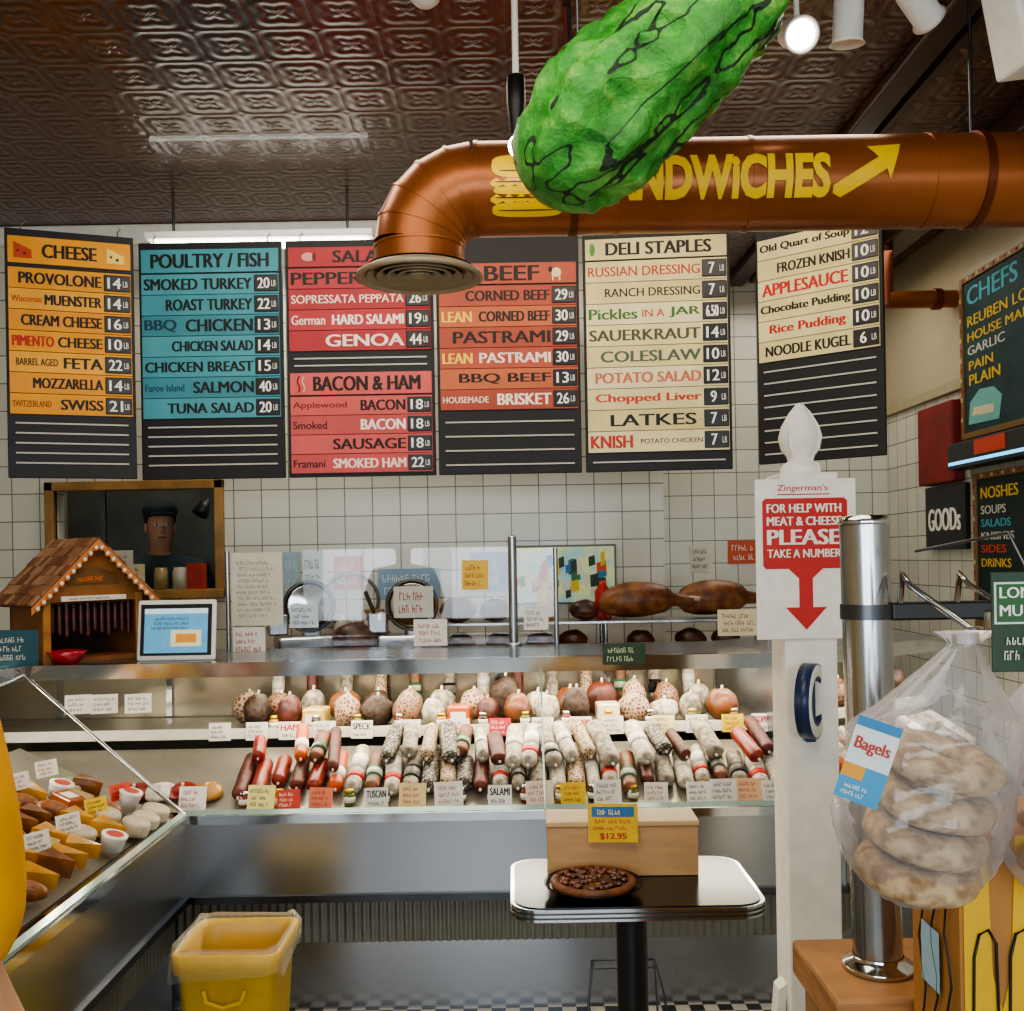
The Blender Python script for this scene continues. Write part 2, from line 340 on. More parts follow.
board('black board of teal poultry and fish price strips',140,283,4.2,4.2,
 [('h',.03,.13,T1,[('POULTRY / FISH',K,.04,.96,.6)])]+rows(.135,.745,[([('SMOKED TURKEY',K,0,1,.55)],'20'),([('ROAST TURKEY',K,.2,1,.55)],'22'),([('BBQ','123c50',0,.3,.6),('CHICKEN',K,.38,1,.6)],'13'),([('CHICKEN SALAD',K,.25,1,.5)],'14'),([('CHICKEN BREAST',K,0,1,.5)],'15'),([('Faroe Island','123c50',0,.36,.35),('SALMON',K,.44,1,.55)],'40'),([('TUNA SALAD',K,.2,1,.5)],'20')],['4b95a1',T1,'3e8490']),
 [.78,.82,.86,.9,.94])
A1='b2383e'; A2='a83237'; B1='cc5a57'
board('black board of red salami and bacon price strips',287,434,4.2,4.2,
 [('h',.03,.115,A2,[('SALAMI',K,.3,.8,.6)],(.12,'salami'))]+rows(.12,.47,[([('PEPPERONI',K,0,1,.6)],'22'),([('SOPRESSATA PEPPATA','f1ded0',.0,1,.4)],'26'),([('German','f1ded0',0,.3,.45),('HARD SALAMI','f4e6dc',.36,1,.48)],'19'),([('GENOA','f4e6dc',.3,1,.58)],'44')],[A1,A2])
 +[('h',.56,.655,B1,[('BACON & HAM',K,.14,.95,.65)],(.05,'bacon'))]+rows(.66,.985,[([('Applewood','7a1c1c',0,.48,.4),('BACON',K,.6,1,.55)],'18'),([('Smoked',K,0,.3,.4),('BACON','f4e6dc',.6,1,.55)],'18'),([('SAUSAGE',K,.35,1,.55)],'18'),([('Framani',K,0,.28,.4),('SMOKED HAM','f1ded0',.35,1,.5)],'22')],[B1,'c05050']),[.5,.53])
R4='a54a34'
board('black board of rust red beef price strips',437,580,4.2,4.2,
 [('h',.11,.2,'b2543e',[('BEEF',K,.32,.75,.7)],(.88,'cow'))]+rows(.205,.73,[([('CORNED BEEF',K,.22,1,.5)],'29'),([('LEAN','f2c84a',0,.28,.5),('CORNED BEEF',K,.34,1,.5)],'30'),([('PASTRAMI',K,.1,1,.58)],'29'),([('LEAN','f2c84a',0,.28,.5),('PASTRAMI','f1ded0',.34,1,.5)],'30'),([('BBQ BEEF',K,.15,1,.52)],'13'),([('HOUSEMADE','f1ded0',0,.42,.3),('BRISKET','f4ead8',.5,1,.55)],'26')],['ad4e3a','bb643e',R4]),
 [.78,.84,.9,.96])
C1='d9cc98'
board('black board of cream deli staples price strips',584,731,4.2,4.15,
 [('h',.02,.11,C1,[('DELI STAPLES',K,.12,.92,.6)],(.02,'pickle'))]+rows(.115,.92,[([('RUSSIAN DRESSING','b4452a',0,1,.45)],'7'),([('RANCH DRESSING',K,.15,1,.4)],'7'),([('Pickles','3c6b2c',0,.44,.5),('IN A','b4452a',.48,.68,.35),('JAR','3c6b2c',.72,1,.5)],'6.50'),([('SAUERKRAUT','4a4a2e',0,1,.52)],'14'),([('COLESLAW','4a5a4a',.1,1,.52)],'10'),([('POTATO SALAD','c26a4a',.05,1,.5)],'12'),([('Chopped Liver','c03a2c',.05,1,.5)],'9'),([('LATKES',K,.18,.95,.55)],'7'),([('KNISH','b4352a',0,.38,.6),('POTATO CHICKEN','5a3a2a',.45,1,.22)],'7')],[C1,'d3c48c','dcd0a4']),[.96])
board('black board of soup and pudding price strips',757,884,4.15,3.82,
 rows(.05,.57,[([('Old Quart of Soup',K,0,1,.46)],'12'),([('FROZEN KNISH',K,.2,1,.48)],'10'),([('APPLESAUCE','b9201c',.02,.98,.6)],'10'),([('Chocolate Pudding',K,.0,1,.5)],'10'),([('Rice Pudding','b9201c',.1,.95,.55)],'10'),([('NOODLE KUGEL',K,.05,1,.5)],'6')],[C1,'d3c48c']),
 [.61,.66,.71,.76,.81,.86,.91,.96],1.965,2.935)
# fluorescent fixture behind boards
o=thing('fluorescent_light','white fluorescent strip light glowing behind the menu boards','light fixture',(-1.13,4.6,3.035))
MB().box((-.52,-.05,.045),(.52,.05,.075),WHITE,.005).obj('housing',o)
MB().tube([(-.5,0,.02),(.5,0,.02)],.018,mat('fffaf0',.4,emit=8.)).obj('tube',o,label='glowing tube')
for x in (-.4,.4): MB().tube([(x,0,.07),(x,0,.264)],.006,STEELD,6).obj('suspension_rod',o)
# ---------------------------------------------------------------- copper duct
DY=3.0; DZ=2.704; DR=.135; DX=-.262; BR=.175
o=thing('air_duct','copper painted round air duct with yellow lettering','air duct',(0,0,0))
m=MB(); m.tube([(DX+BR,DY,DZ),(XR-.002,DY,DZ)],DR,COPPER,40,True)
for x in (-.087,.33,.72,1.25,1.7): m.tube([(x-.006,DY,DZ),(x+.006,DY,DZ)],DR+.003,COPPER,40)
m.obj('horizontal_run',o)
m=MB(); n=5; pts=[]
cx,cz=DX+BR,DZ-BR
for i in range(n+1):
    a=R(90)*i/n; pts.append((cx-BR*math.sin(a),DY,cz+BR*math.cos(a)))
m.tube(pts,DR,COPPER,40,False)
for i in range(1,n+1):
    a=R(90)*i/n; p=Vector((cx-BR*math.sin(a),DY,cz+BR*math.cos(a))); t=Vector((-math.cos(a),0,-math.sin(a)))*.004
    m.tube([p-t,p+t],DR+.0025,COPPER,40)
m.tube([(DX,DY,cz),(DX,DY,2.45)],DR,COPPER,40,False); m.obj('elbow',o)
m=MB(); CRM=mat('a89a80',.45,.2); T=TR((DX,DY,0))
m.lathe([(.13,2.475),(.16,2.465),(.188,2.45),(.19,2.44),(.175,2.437),(.165,2.45),(.13,2.46)],CRM,40,T)
for r in (.03,.06,.09,.12,.15): m.lathe([(r-.012,2.462),(r+.008,2.443),(r+.01,2.446),(r-.01,2.465)],CRM,40,T)
m.lathe([(.0,2.47),(.16,2.47)],mat('2a211b',.7),40,T); m.obj('diffuser',o,label='cream round air diffuser with concentric rings')
def wrap(V2,Fc,x0,s0,w,h,mt=None,lift=.003):
    bm=bmesh.new(); vs=[bm.verts.new((x0+a*w,s0+b*h,0)) for a,b in V2]
    for f in Fc:
        try: bm.faces.new([vs[i] for i in f])
        except: pass
    s=s0
    while s<s0+h:
        bmesh.ops.bisect_plane(bm,geom=bm.verts[:]+bm.edges[:]+bm.faces[:],plane_co=(0,s,0),plane_no=(0,1,0)); s+=.008
    for v in bm.verts:
        a=v.co.y/DR; v.co=Vector((v.co.x,DY-(DR+lift)*math.cos(a),DZ+(DR+lift)*math.sin(a)))
    bm.verts.index_update(); return bm
YS=2.865
m=MB(); V2,Fc,_=textgeo('SANDWiCHES',.045)
xa,xb=P(592,172,YS).x,P(831,172,YS).x; m.bm(wrap(V2,Fc,xa,-.085,xb-xa,.125,YEL,.0045),YEL)
m.obj('lettering',o,label='yellow painted sandwich lettering')
xa,xb=P(834,172,YS).x,P(902,172,YS).x
ar=[(0,.08),(.12,0),(.78,.5),(.83,.3),(1,1),(.5,.95),(.66,.72),(0,.22)]
m=MB(); m.bm(wrap([(a,b) for a,b in ar],[(0,1,2,7),(2,3,4),(2,4,6,7),(4,5,6)],xa,-.085,xb-xa,.15,YEL,.0045),YEL)
m.obj('arrow',o,label='yellow painted arrow')
m=MB(); xa,xb=P(490,172,YS).x,P(564,172,YS).x; EW=xb-xa; DKC=mat('5a3212',.5)
def el(n=20,sq=.6): return [(.5+.5*math.copysign(abs(math.cos(2*math.pi*i/n))**sq,math.cos(2*math.pi*i/n)),.5+.5*math.copysign(abs(math.sin(2*math.pi*i/n))**sq,math.sin(2*math.pi*i/n))) for i in range(n)]
def patch(u,s0,w,h,c,sh=None,lift=.003):
    pp=sh or el(); m.bm(wrap(pp,[tuple(range(len(pp)))],xa+u*EW,s0,w*EW,h,None,lift),c)
patch(.02,-.128,.96,.045,YEL)
zz_=[(0,.5)]+[(i/12,(1 if i%2 else .6)) for i in range(13)]+[(1,.5)]+[(1-i/12,(0 if i%2 else .35)) for i in range(13)]
patch(0,-.09,1,.03,YEL,zz_,.0035)
patch(.04,-.062,.92,.022,YEL); patch(0,-.045,1,.028,YEL,zz_,.0035)
patch(.02,-.018,.96,.07,YEL)
patch(.1,-.108,.8,.004,DKC,lift=.0042); patch(.06,-.072,.9,.004,DKC,lift=.0048); patch(.06,-.030,.9,.004,DKC,lift=.0048); patch(.12,.0,.6,.004,DKC,lift=.0042); patch(.3,.022,.5,.004,DKC,lift=.0042)
m.obj('sandwich_emblem',o,label='yellow painted stacked sandwich drawing')
for x in (.2,1.4): MB().tube([(x-.012,DY,DZ),(x+.012,DY,DZ)],DR+.006,COPPERD,40).tube([(x,DY,DZ+DR+.003),(x,DY,ZC-.002)],.006,STEELD,8).obj('duct_hanger',o)
# ---------------------------------------------------------------- pickle
a=P(530,190,2.3); b=P(772,-42,2.3); c=(a+b)/2; Lp=(b-a).length/2; ang=math.atan2(b.z-a.z,b.x-a.x)
o=thing('pickle_decoration','giant glossy green papier mache pickle hung from the ceiling','decoration',c,(0,-ang,0))
m=MB(); V=[];Fc=[]; nu,nv=110,90
for i in range(nu+1):
    t=-1+2*i/nu; t=math.copysign(abs(t)**.8,t); rr=.158*max(.0,1-abs(t)**4)**.5*(1-.05*t)
    for j in range(nv):
        q=2*math.pi*j/nv; p=Vector((t*Lp,rr*math.cos(q),rr*math.sin(q)))
        k=1+.05*math.cos(7*q+3*t)+.10*noise.noise(p*7)+.16*(.4-abs(noise.noise(p*13)))-.04+.07*(.4-abs(noise.noise(p*30)))
        V.append((p.x,p.y*k,p.z*k))
for i in range(nu):
    for j in range(nv): Fc.append((i*nv+j,i*nv+(j+1)%nv,(i+1)*nv+(j+1)%nv,(i+1)*nv+j))
m.add(V,Fc,picklemat(),True); m.obj('pickle_body',o)
Ri=Matrix.Rotation(ang,4,'Y')
for t in (-.35,.4):
    p0=Vector((t*Lp,0,.1)); w0=Matrix.Rotation(-ang,4,'Y')@p0; w1=Vector((w0.x,w0.y,ZC-.002-c.z)); MB().tube([p0,Ri@w1],.003,STEELD,6).obj('hanging_wire',o)
# ---------------------------------------------------------------- cases
LEDM=mat('fff0d6',.4,emit=6.)
INT=mat('8a867a',.35,.4); RIB=mat('7f7f79',.4,.5)
ZR0,ZR1=.705,.87
def case(label,loc,rz,x0,x1,gd,D,gx0=None,gx1=None,shelf=True,rampend=None,seams=()):
    o=thing('display_case',label,'refrigerated case',loc,(0,0,rz)); g0=gx0 or x0; g1=gx1 or x1
    rd=rampend or .42
    MB().sweep([(0,.685),(0,.42),(.03,.42),(.03,.685)],x0,x1,STEEL).obj('front_panel',o,label='brushed stainless front panel')
    MB().sweep([(-.018,.685),(-.018,.715),(.045,.715),(.045,.685)],x0,x1,CHROME).obj('front_rail',o)
    MB().sweep([(-.012,.405),(-.012,.43),(.06,.43),(.06,.405)],x0,x1,STEELD).obj('bumper_rail',o)
    m=MB(); a,b=x0(.06)+.01,x1(.06)-.01; n=int((b-a)/.006); V=[];Fc=[]
    for i in range(n+1):
        x=a+(b-a)*i/n; d=.056+.005*math.sin(x*2*math.pi/.03); V+= [(x,d,.24),(x,d,.41)]
        if i: Fc.append((2*i-2,2*i,2*i+1,2*i-1))
    m.add(V,Fc,RIB,True); m.obj('corrugated_panel',o,label='grey ribbed metal vent panel')
    MB().sweep([(.065,.0),(.065,.24),(.13,.24),(.13,.0)],x0,x1,STEEL).obj('kick_panel',o)
    MB().sweep([(.14,.0),(.14,.25),(.075,.25),(.075,.685),(D,.685),(D,.0)],x0,x1,mat('55585a',.5,.3)).obj('body',o)
    MB().sweep([(.07,.69),(.07,ZR0),(rd,ZR1 if shelf else .915),(rd,.69)],x0,x1,INT).obj('sloped_deck',o,label='light grey sloping product deck')
    if shelf:
        m=MB().sweep([(.435,.92),(.435,.935),(D-.1,.935),(D-.1,.92)],x0,x1,INT).sweep([(.425,.905),(.425,.945),(.433,.945),(.433,.905)],x0,x1,PAPER); m.obj('shelf',o)
    m=MB().sweep([(D-.08,.69),(D-.08,1.185),(D-.05,1.185),(D-.05,.69)],x0,x1,mat('a8a08c',.18,.7))
    xa,xb=x0(D-.08)+.02,x1(D-.08)-.02; n=max(1,round((xb-xa)/.45))
    for i in range(n+1):
        x=xa+(xb-xa)*i/n; m.box((x-.012,D-.095,.94),(x+.012,D-.081,1.18),CHROME)
    m.obj('rear_doors',o,label='mirrored sliding rear doors')
    MB().sweep([(gd,1.19),(gd,1.215),(D,1.215),(D,1.19)],x0,x1,STEEL).sweep([(gd-.015,1.17),(gd-.02,1.225),(gd+.02,1.225),(gd+.02,1.17)],g0,g1,CHROME).obj('top',o,label='stainless steel top')
    m=MB()
    m.add([(g0(0),.0,.716),(g1(0),.0,.716),(g1(.01),.010,.73),(g0(.01),.010,.73)],[(0,1,2,3)],GLASS)
    for x in seams:
        m.add([(x-.003,.0,.716),(x+.003,.0,.716),(x+.003,gd-.018,1.19),(x-.003,gd-.018,1.19)],[(0,1,2,3)],GLASS)
    m.obj('glass_front',o,label='clear glass front with polished edges')
    MB().sweep([(gd+.025,1.17),(gd+.025,1.188),(gd+.055,1.188),(gd+.055,1.17)],x0,x1,LEDM).obj('light_strip',o,label='glowing strip light')
    return o
cl=lambda d:max(-1.16-2.76*d,-2.45)
main=case('long stainless steel deli case full of salami and ham',(0,3.5,0),0,cl,lambda d:1.15-.315*d,.25,.9,seams=(.1,))
MB().sweep([(0.09,.7),(.25,1.17),(.8,1.17),(.8,.7)],lambda d:1.12-.315*d,lambda d:1.125-.315*d,STEEL).obj('end_panel',main)
leftc=case('stainless steel corner cheese case with slanted glass',(-1.16,0,0),R(90),lambda d:1.5,lambda d:3.5+.362*d,.69,1.28,shelf=False,rampend=.7)
MB().tube([(3.5,0,.715),(3.75,.69,1.2)],.007,CHROME,8).obj('glass_joint',leftc)
wing=case('stainless steel deli case angled back along the counter',(1.15,3.5,0),R(35),lambda d:.004+.315*d,lambda d:1.15,.25,.9)
# ---------------------------------------------------------------- food
def capsule(r,L,m,ends=None,bands=(),n=14,lump=0,seed=0):
    mb=MB(); prof=[]
    k=7
    for i in range(k+1):
        a=math.pi/2*i/k; prof.append((r*math.sin(a),-L/2+r*.8*(1-math.cos(a))))
    for i in range(1,5): prof.append((r*(1+lump*math.sin(i*2.3+seed)),-L/2+r+(L-2*r)*i/5))
    for i in range(k+1):
        a=math.pi/2*(1-i/k); prof.append((r*math.sin(a),L/2-r*.8*(1-math.cos(a))))
    T=Matrix.Rotation(R(-90),4,'X')
    mb.lathe([(max(q,.0005),z) for q,z in prof],m,n,T)
    for z,w,mm in bands: mb.lathe([(r*1.01,z-w/2),(r*1.035,z-w/2),(r*1.035,z+w/2),(r*1.01,z+w/2)],mm,n,T)
    mb.tube([(0,-L/2-.008,0),(0,-L/2+.002,0)],.005,ends or WHITE,8)
    return mb
WM=mat('8e8676',.7,ns=45,bump=.3,col2='c4bdac'); GM=mat('5a5348',.7,ns=35,col2='9c9484',bump=.3); DM=mat('34140e',.5,ns=30,col2='62291c'); RM=mat('6e1c12',.35,ns=25,col2='943822'); OM=mat('b8521c',.4); NET=netmat('1c1a18','8c8474',70); NET2=netmat('a89878','5a2418',65)
BRN=mat('4a2a18',.5,ns=30,col2='7a4e30')
kinds=[('white mould dusted dry salami',lambda:capsule(.030,.27,WM,bands=((.0,.05,mat('c8c4b8',.6)),))),
('grey mottled dry cured salami',lambda:capsule(.031,.25,GM,lump=.06)),
('salami in black and white netting',lambda:capsule(.032,.24,NET)),
('dark red dry cured salami',lambda:capsule(.028,.25,DM,lump=.05,seed=2)),
('salami with white paper and red band',lambda:capsule(.030,.26,WM,bands=((-.06,.03,RED),(.02,.08,PAPER)))),
('red sausage in pale string netting',lambda:capsule(.031,.24,NET2)),
('orange wrapped salami with paper band',lambda:capsule(.028,.22,OM,bands=((-.03,.05,PAPER),))),
('plump red glossy smoked sausage',lambda:capsule(.029,.2,RM)),
('brown smoked salami with green band',lambda:capsule(.030,.23,BRN,bands=((-.03,.06,mat('2f5a3a',.5)),(-.03,.03,PAPER)))),
('speckled salami with black paper band',lambda:capsule(.031,.24,GM,bands=((-.04,.07,BLACK),(-.04,.04,PAPER))))]
proto={}
slope=math.atan2(ZR1-ZR0,.35)
rs=random.Random(3)
def put_salami(ki,x,d,lift=0,yaw=0,sc_=(1,1,1)):
    lab,fn=kinds[ki]; r=.0335
    z=ZR0+(ZR1-ZR0)*(d-.07)/.35+(r)/math.cos(slope)+lift
    if ki not in proto:
        proto[ki]=fn().obj('salami',None,(x,3.5+d,z),(slope,0,yaw),lab,'salami','salamis on the sloping case deck'); return
    copyof(proto[ki],(x,3.5+d,z),(slope,0,yaw),sc_)
seq=[3,7,7,3,7,6,4,8,4,9,2,5,2,3,4,9,1,0,5,0,4,8,3,1,0,4,8,9,4,0,5]
x=-1.0; i=0
while x<.985:
    put_salami(seq[i%len(seq)],x,.225+rs.uniform(-.03,.015),0,R(rs.uniform(-3,3)),(rs.uniform(.8,1.08),rs.uniform(.7,1.0),rs.uniform(.9,1))); x+=rs.uniform(.061,.073); i+=1
x=-.966; i=0
seq2=[7,3,6,8,3,4,9,2,1,5,2,8,0,3,0,4,9,0,5,1,8,0,2,3,0,1,5]
while x<.95:
    if rs.random()<.85: put_salami(seq2[i%len(seq2)],x,.30+rs.uniform(-.05,.01),.054,R(rs.uniform(-10,10)) if x<.1 else R(rs.uniform(8,20)),(rs.uniform(.8,1.25),rs.uniform(.6,1.05),1))
    x+=rs.uniform(.055,.078); i+=1
# small jars standing at the deck front
jarm=[mat('7a2a16',.15,coat=.6),mat('b98a3a',.15,coat=.6),mat('3a2418',.15,coat=.6),mat('5a6a2c',.15,coat=.6)]
def jar(x,y,z,i,s=1,grp='condiment jars at the deck front',lab='small glass condiment jar with metal lid'):
    o_=MB().lathe([(.001,0),(.019,0),(.02,.004),(.02,.038),(.015,.044),(.001,.044)],jarm[i%4],16).lathe([(.0205,.01),(.0208,.01),(.0208,.03),(.0205,.03)],PAPER,16).lathe([(.001,.057),(.017,.057),(.0175,.044),(.001,.044)],[CHROME,mat('c9a23a',.3,.8)][i%2],16).obj('jar',None,(x,y,z),(0,0,0),lab,'jar',grp); o_.scale=(s,s,s)
for i in range(16):
    jar(-.97+i*.125+rs.uniform(-.02,.02),3.603,.718,i,rs.uniform(.9,1.15))
# upper shelf hams
def lump(label,r,m,seed,m2=None):
    mb=MB(); mb.ball((0,0,r[2]*.93),r,m,fn=lambda v:1+.14*noise.noise(v*1.6+Vector((seed,0,0)))+.05*noise.noise(v*5),n=20)
    mb.tube([(0,0,r[2]*1.85),(.004,0,r[2]*1.85+.018)],.005,PAPER,6)
    return mb
hk=[('pepper crusted dark round ham','ham',(.056,.07,.07),mat('201610',.6,ns=60,col2='463020',bump=.4)),
('pale netted whole ham piece','ham',(.054,.07,.065),netmat('a89880','6a3c28',60)),
('white round mould cured meat','cured meat',(.045,.06,.055),WM),
('dark red cured whole ham','ham',(.052,.07,.066),DM),
('brown netted cooked ham','ham',(.055,.07,.06),netmat('8a6a50','4a2014',65)),
('brown roasted whole turkey breast','turkey breast',(.056,.07,.062),mat('7a4824',.4,ns=14,col2='4c2814')),
('speckled grey round dry salami','salami',(.046,.06,.056),GM)]
hp={}; hseq=[0,3,2,1,0,4,2,6,3,5,2,0,4,1,2,6,5,1,4,0,3,2,0,5]
for row,(d,n) in enumerate(((.505,17),(.65,15))):
    for i in range(n):
        k=hseq[(i*(row+1)+row*3)%len(hseq)]; x=-1.02+i*(1.96/(n))+row*.04+rs.uniform(-.012,.012)
        if row: x=-1.1+i*.133
        lab,cat,r,mm=hk[k]; loc=(x,3.5+d,.936)
        if not row and i%5==2:
            MB().box((-.045,-.05,0),(.045,.05,.075),mat(['c8a860','b8581c','d8cfae'][(i//5)%3],.3,noise_=.1,coat=.5),.008).box((-.03,-.0515,.015),(.03,-.0502,.055),PAPER).obj('cheese',None,loc,(0,0,rs.uniform(-.2,.2)),'wrapped cheese block with pale label','cheese','wrapped cheese blocks on the shelf'); continue
        if k not in hp: hp[k]=lump(lab,r,mm,k).obj(cat.replace(' ','_'),None,loc,(0,0,0),lab,cat,'meats on the upper case shelf')
        else: copyof(hp[k],loc,(0,0,rs.uniform(-1.5,1.5)),scale=(rs.uniform(.85,1.1),1,(1.0 if not row else 1.2)*rs.uniform(.75,1.08)))
for i in range(12): jar(-.95+i*.165,3.948,.936,i+1,.95,'jars on the upper case shelf','small glass jar on the upper shelf')
for i in range(13):
    x=-1.0+i*.145
    c=proto[[0,3,1,5,8,9][i%6]]; copyof(c,(x,4.24,1.075+.0),(R(80),0,R(rs.uniform(-5,5))),scale=(.85,.8,.85))
# cards
def card(px,py,Y,w,h,colr,lab,txt=None,tcol=None,tilt=0,yaw=0,seed=0,name='price_card',cat='price card',group='price cards in the cases',loc=None,rows_=3):
    p=loc or P(px,py,Y)
    mb=MB().box((-w/2,0,0),(w/2,.003,h),mat(colr,.6))
    tm=mat(tcol or '2a1a18',.6)
    if txt:
        L=txt if isinstance(txt,list) else [txt]; n=len(L)
        mb.text(L[0],-w*.42,h*.5,w*.84,h*.36,tm,-.001,.02); mb.scrib(-w*.4,h*.1,w*.8,h*.32,1,mat('3a3a38',.6),-.001,seed=seed)
    else: mb.scrib(-w*.42,h*.1,w*.84,h*.8,rows_,tm,-.001,seed=seed)
    return mb.obj(name,None,p,(R(tilt),0,R(yaw)),lab,cat,group)
for i,(px,c,tc,tx) in enumerate([(220,'d8d6ce',None,None),(257,'d8d6ce','3a4a7a',None),(290,'d8d6ce','b02a20','HAM'),(325,'d8d6ce',None,None),(362,'e0ded6','20201e','SPECK'),(410,'d8d6ce',None,None),(459,'d8d6ce','b02a20',None),(500,'b9303a','f4e8e8',None),(543,'d8d6ce',None,None),(581,'d8d6ce','b02a20','SALAMI'),(613,'d8d6ce',None,None),(664,'e0d298',None,None),(697,'d8d6ce',None,None),(733,'c9b62a','a02020',None),(763,'e0ded6','a02020','COPPA')]):
    p=P(px,738,3.92); card(0,0,0,.085,.07,c,'small handwritten price card clipped on the shelf edge',tx,tc,-8,rs.uniform(-6,6),seed=i,loc=(p.x,3.915,.9))
for i,(px,c,tc,tx) in enumerate([(195,'e0ded6','b02a20',None),(263,'e8dc90','3a3a2a',None),(322,'d97a5c','7a1a14',None),(378,'d8d6ce','20201e','TUSCAN'),(413,'e0c890','a03020',None),(500,'e4e2da','20201e','SALAMI'),(540,'e0d2c0','b02a20',None),(607,'e4e2da','3a5a3a',None),(655,'e0ded6','b02a20',None),(697,'e4e2da','20201e',None),(747,'e0b890','b02a20',None),(772,'e4e2da','20201e',None),(291,'c8402a','f0e8d8',None),(450,'e0ded6','b02a20',None),(573,'dcb92a','a02020',None),(722,'e0ded6','2a2a4a',None)]):
    p=P(px,800,3.6); s_=rs.uniform(.8,1.05); card(0,0,0,.1*s_,.085*s_,c,'handwritten price card standing at the case front',tx,tc,-14,rs.uniform(-12,12),seed=20+i,loc=(p.x,3.56-.004*(i%2),.7165),rows_=3)
for i,(px,py,c) in enumerate([(78,700,'d8d6ce'),(104,695,'d8d6ce'),(138,702,'e0ded6')]):
    p=P(px,py,3.95); card(0,0,0,.1,.075,c,'white price card in the corner of the case',None,None,-10,15,seed=40+i,loc=(p.x,3.95,1.01))
for i,(px,c) in enumerate([(140,'6a2418'),(165,'c8c0b4'),(188,'7e2318'),(212,'a97a3a')]):
    p=P(px,800,3.7); lump('vacuum packed sliced red meat',(.06,.05,.022),mat(c,.3,noise_=.2),i).obj('meat_pack',None,(p.x,3.66,.745),(R(25),0,0),'vacuum packed sliced red meat','meat pack','packed meats in the case corner')
# left case cheeses
def wedge(m,w,h,d):
    mb=MB(); mb.add([(0,0,0),(w,-d/2,0),(w,d/2,0),(0,0,h),(w,-d/2,h),(w,d/2,h)],[(0,2,1),(3,4,5),(0,1,4,3),(1,2,5,4),(2,0,3,5)],m); return mb
chk=[('golden yellow cheese wedge in wrap',lambda:wedge(mat('c89030',.2,noise_=.15,coat=.8),.11,.05,.09)),
('pale cream cheese block in wrap',lambda:MB().box((0,-.045,0),(.1,.045,.04),mat('b8a268',.2,noise_=.15,coat=.8),.006)),
('orange cheddar cheese block wrapped',lambda:MB().box((0,-.04,0),(.09,.04,.045),mat('a8561c',.2,noise_=.15,coat=.8),.005).box((.02,-.025,.0452),(.07,.025,.046),PAPER)),
('white tub with printed lid',lambda:MB().lathe([(.001,0),(.035,0),(.042,.05),(.044,.052),(.044,.058),(.001,.058)],WHITE,20).lathe([(.03,.0585),(.001,.0587)],mat('b8442a',.5),16)),
('round white rind soft cheese',lambda:MB().lathe([(.001,0),(.048,0),(.052,.01),(.052,.03),(.047,.038),(.001,.038)],mat('b8b098',.5,noise_=.12),20)),
('brown wrapped filled bread roll',lambda:MB().ball((0.04,0,.025),(.06,.035,.027),mat('84502a',.35,noise_=.3,ns=50),n=14)),
('brown rind hard cheese wedge',lambda:wedge(mat('7a4a26',.3,noise_=.3,coat=.5),.1,.055,.08))]
cp={}
for yi in range(19):
    y=1.76+yi*.092
    for k in range(6):
        d=.13+k*.095
        if yi>16 and k>=4: continue
        z=.705+.21*(d-.07)/.63+.004
        ki=rs.choice([0,0,1,1,2,6,3,4,5,0,6,5]); X=-1.16-d
        s_ang=math.atan2(.21,.63)
        loc=(X+.05,y,z)
        if ki not in cp:
            nm='tub' if ki==3 else ('bread_roll' if ki==5 else 'cheese')
            cp[ki]=chk[ki][1]().obj(nm,None,loc,(0,s_ang,0),chk[ki][0],nm.replace('_',' '),'cheeses and packs in the corner case'); c=cp[ki]
        else: c=copyof(cp[ki],loc)
        c.scale=(.9,.9,.9*rs.uniform(.9,1.3))
        c.rotation_euler=(Matrix.Rotation(s_ang,4,'Y')@Matrix.Rotation(R(180)+rs.uniform(-.35,.35),4,'Z')).to_euler()
for i in range(16):
    y=1.95+ (i//2)*.2; d=.2+.25*(i%2)
    cols=['e0ded6','e0ded6','dcb92a','e0ded6','c8382a']
    z=.705+.21*(d-.07)/.63+.05
    card(0,0,0,.08,.055,cols[i%5],'handwritten cheese label standing in the case',None,['2a1a18','a02020'][i%2],-12,60,seed=60+i,loc=(-1.16-d+.02,y+.05,z),name='cheese_label',cat='price card',group='cheese labels in the corner case')
Tw=Matrix.Translation((1.15,3.5,0))@Matrix.Rotation(R(35),4,'Z')
for i in range(14):
    p=Tw@Vector((.16+i*.069,.245,.823)); copyof(proto[seq[(i+4)%len(seq)]],p,(slope,0,R(35)))
for i in range(7):
    p=Tw@Vector((.28+i*.13,.53,.936)); copyof(hp[[0,3,1,4,2,5,0][i]] if [0,3,1,4,2,5,0][i] in hp else hp[0],p,(0,0,R(35)))
# ---------------------------------------------------------------- on top of the case
ZT=1.216
p=P(78,660,4.0); th=R(48)
CAB=(p.x-.02,4.04,ZT)
o=thing('model_cabin','small wooden smokehouse cabin with shingled roof','model house',CAB,(0,0,th))
wl=mat('7a4c26',.6,noise_=.2,ns=9)
m=MB(); W,D,H1,H2=.2,.15,.27,.47
m.box((-W,-D,0),(-W+.012,D,H1),wl).box((W-.012,-D,0),(W,D,H1),wl).box((-W,D-.012,0),(W,D,H1),mat('3a2416',.7)).box((-W,-D,0),(W,D,.02),wl)
m.poly([(-W,H1-.03),(W,H1-.03),(W,H1),(0,H2),(-W,H1)],-D,-D+.012,mat('8c5a2c',.6,noise_=.2,ns=9)); m.poly([(-W,H1-.03),(W,H1-.03),(W,H1),(0,H2),(-W,H1)],D-.012,D,wl)
for x in (-W,W-.03): m.box((x,-D-.01,0),(x+.03,-D+.002,H1),mat('986a33',.6,noise_=.2),.004)
m.obj('cabin_body',o)
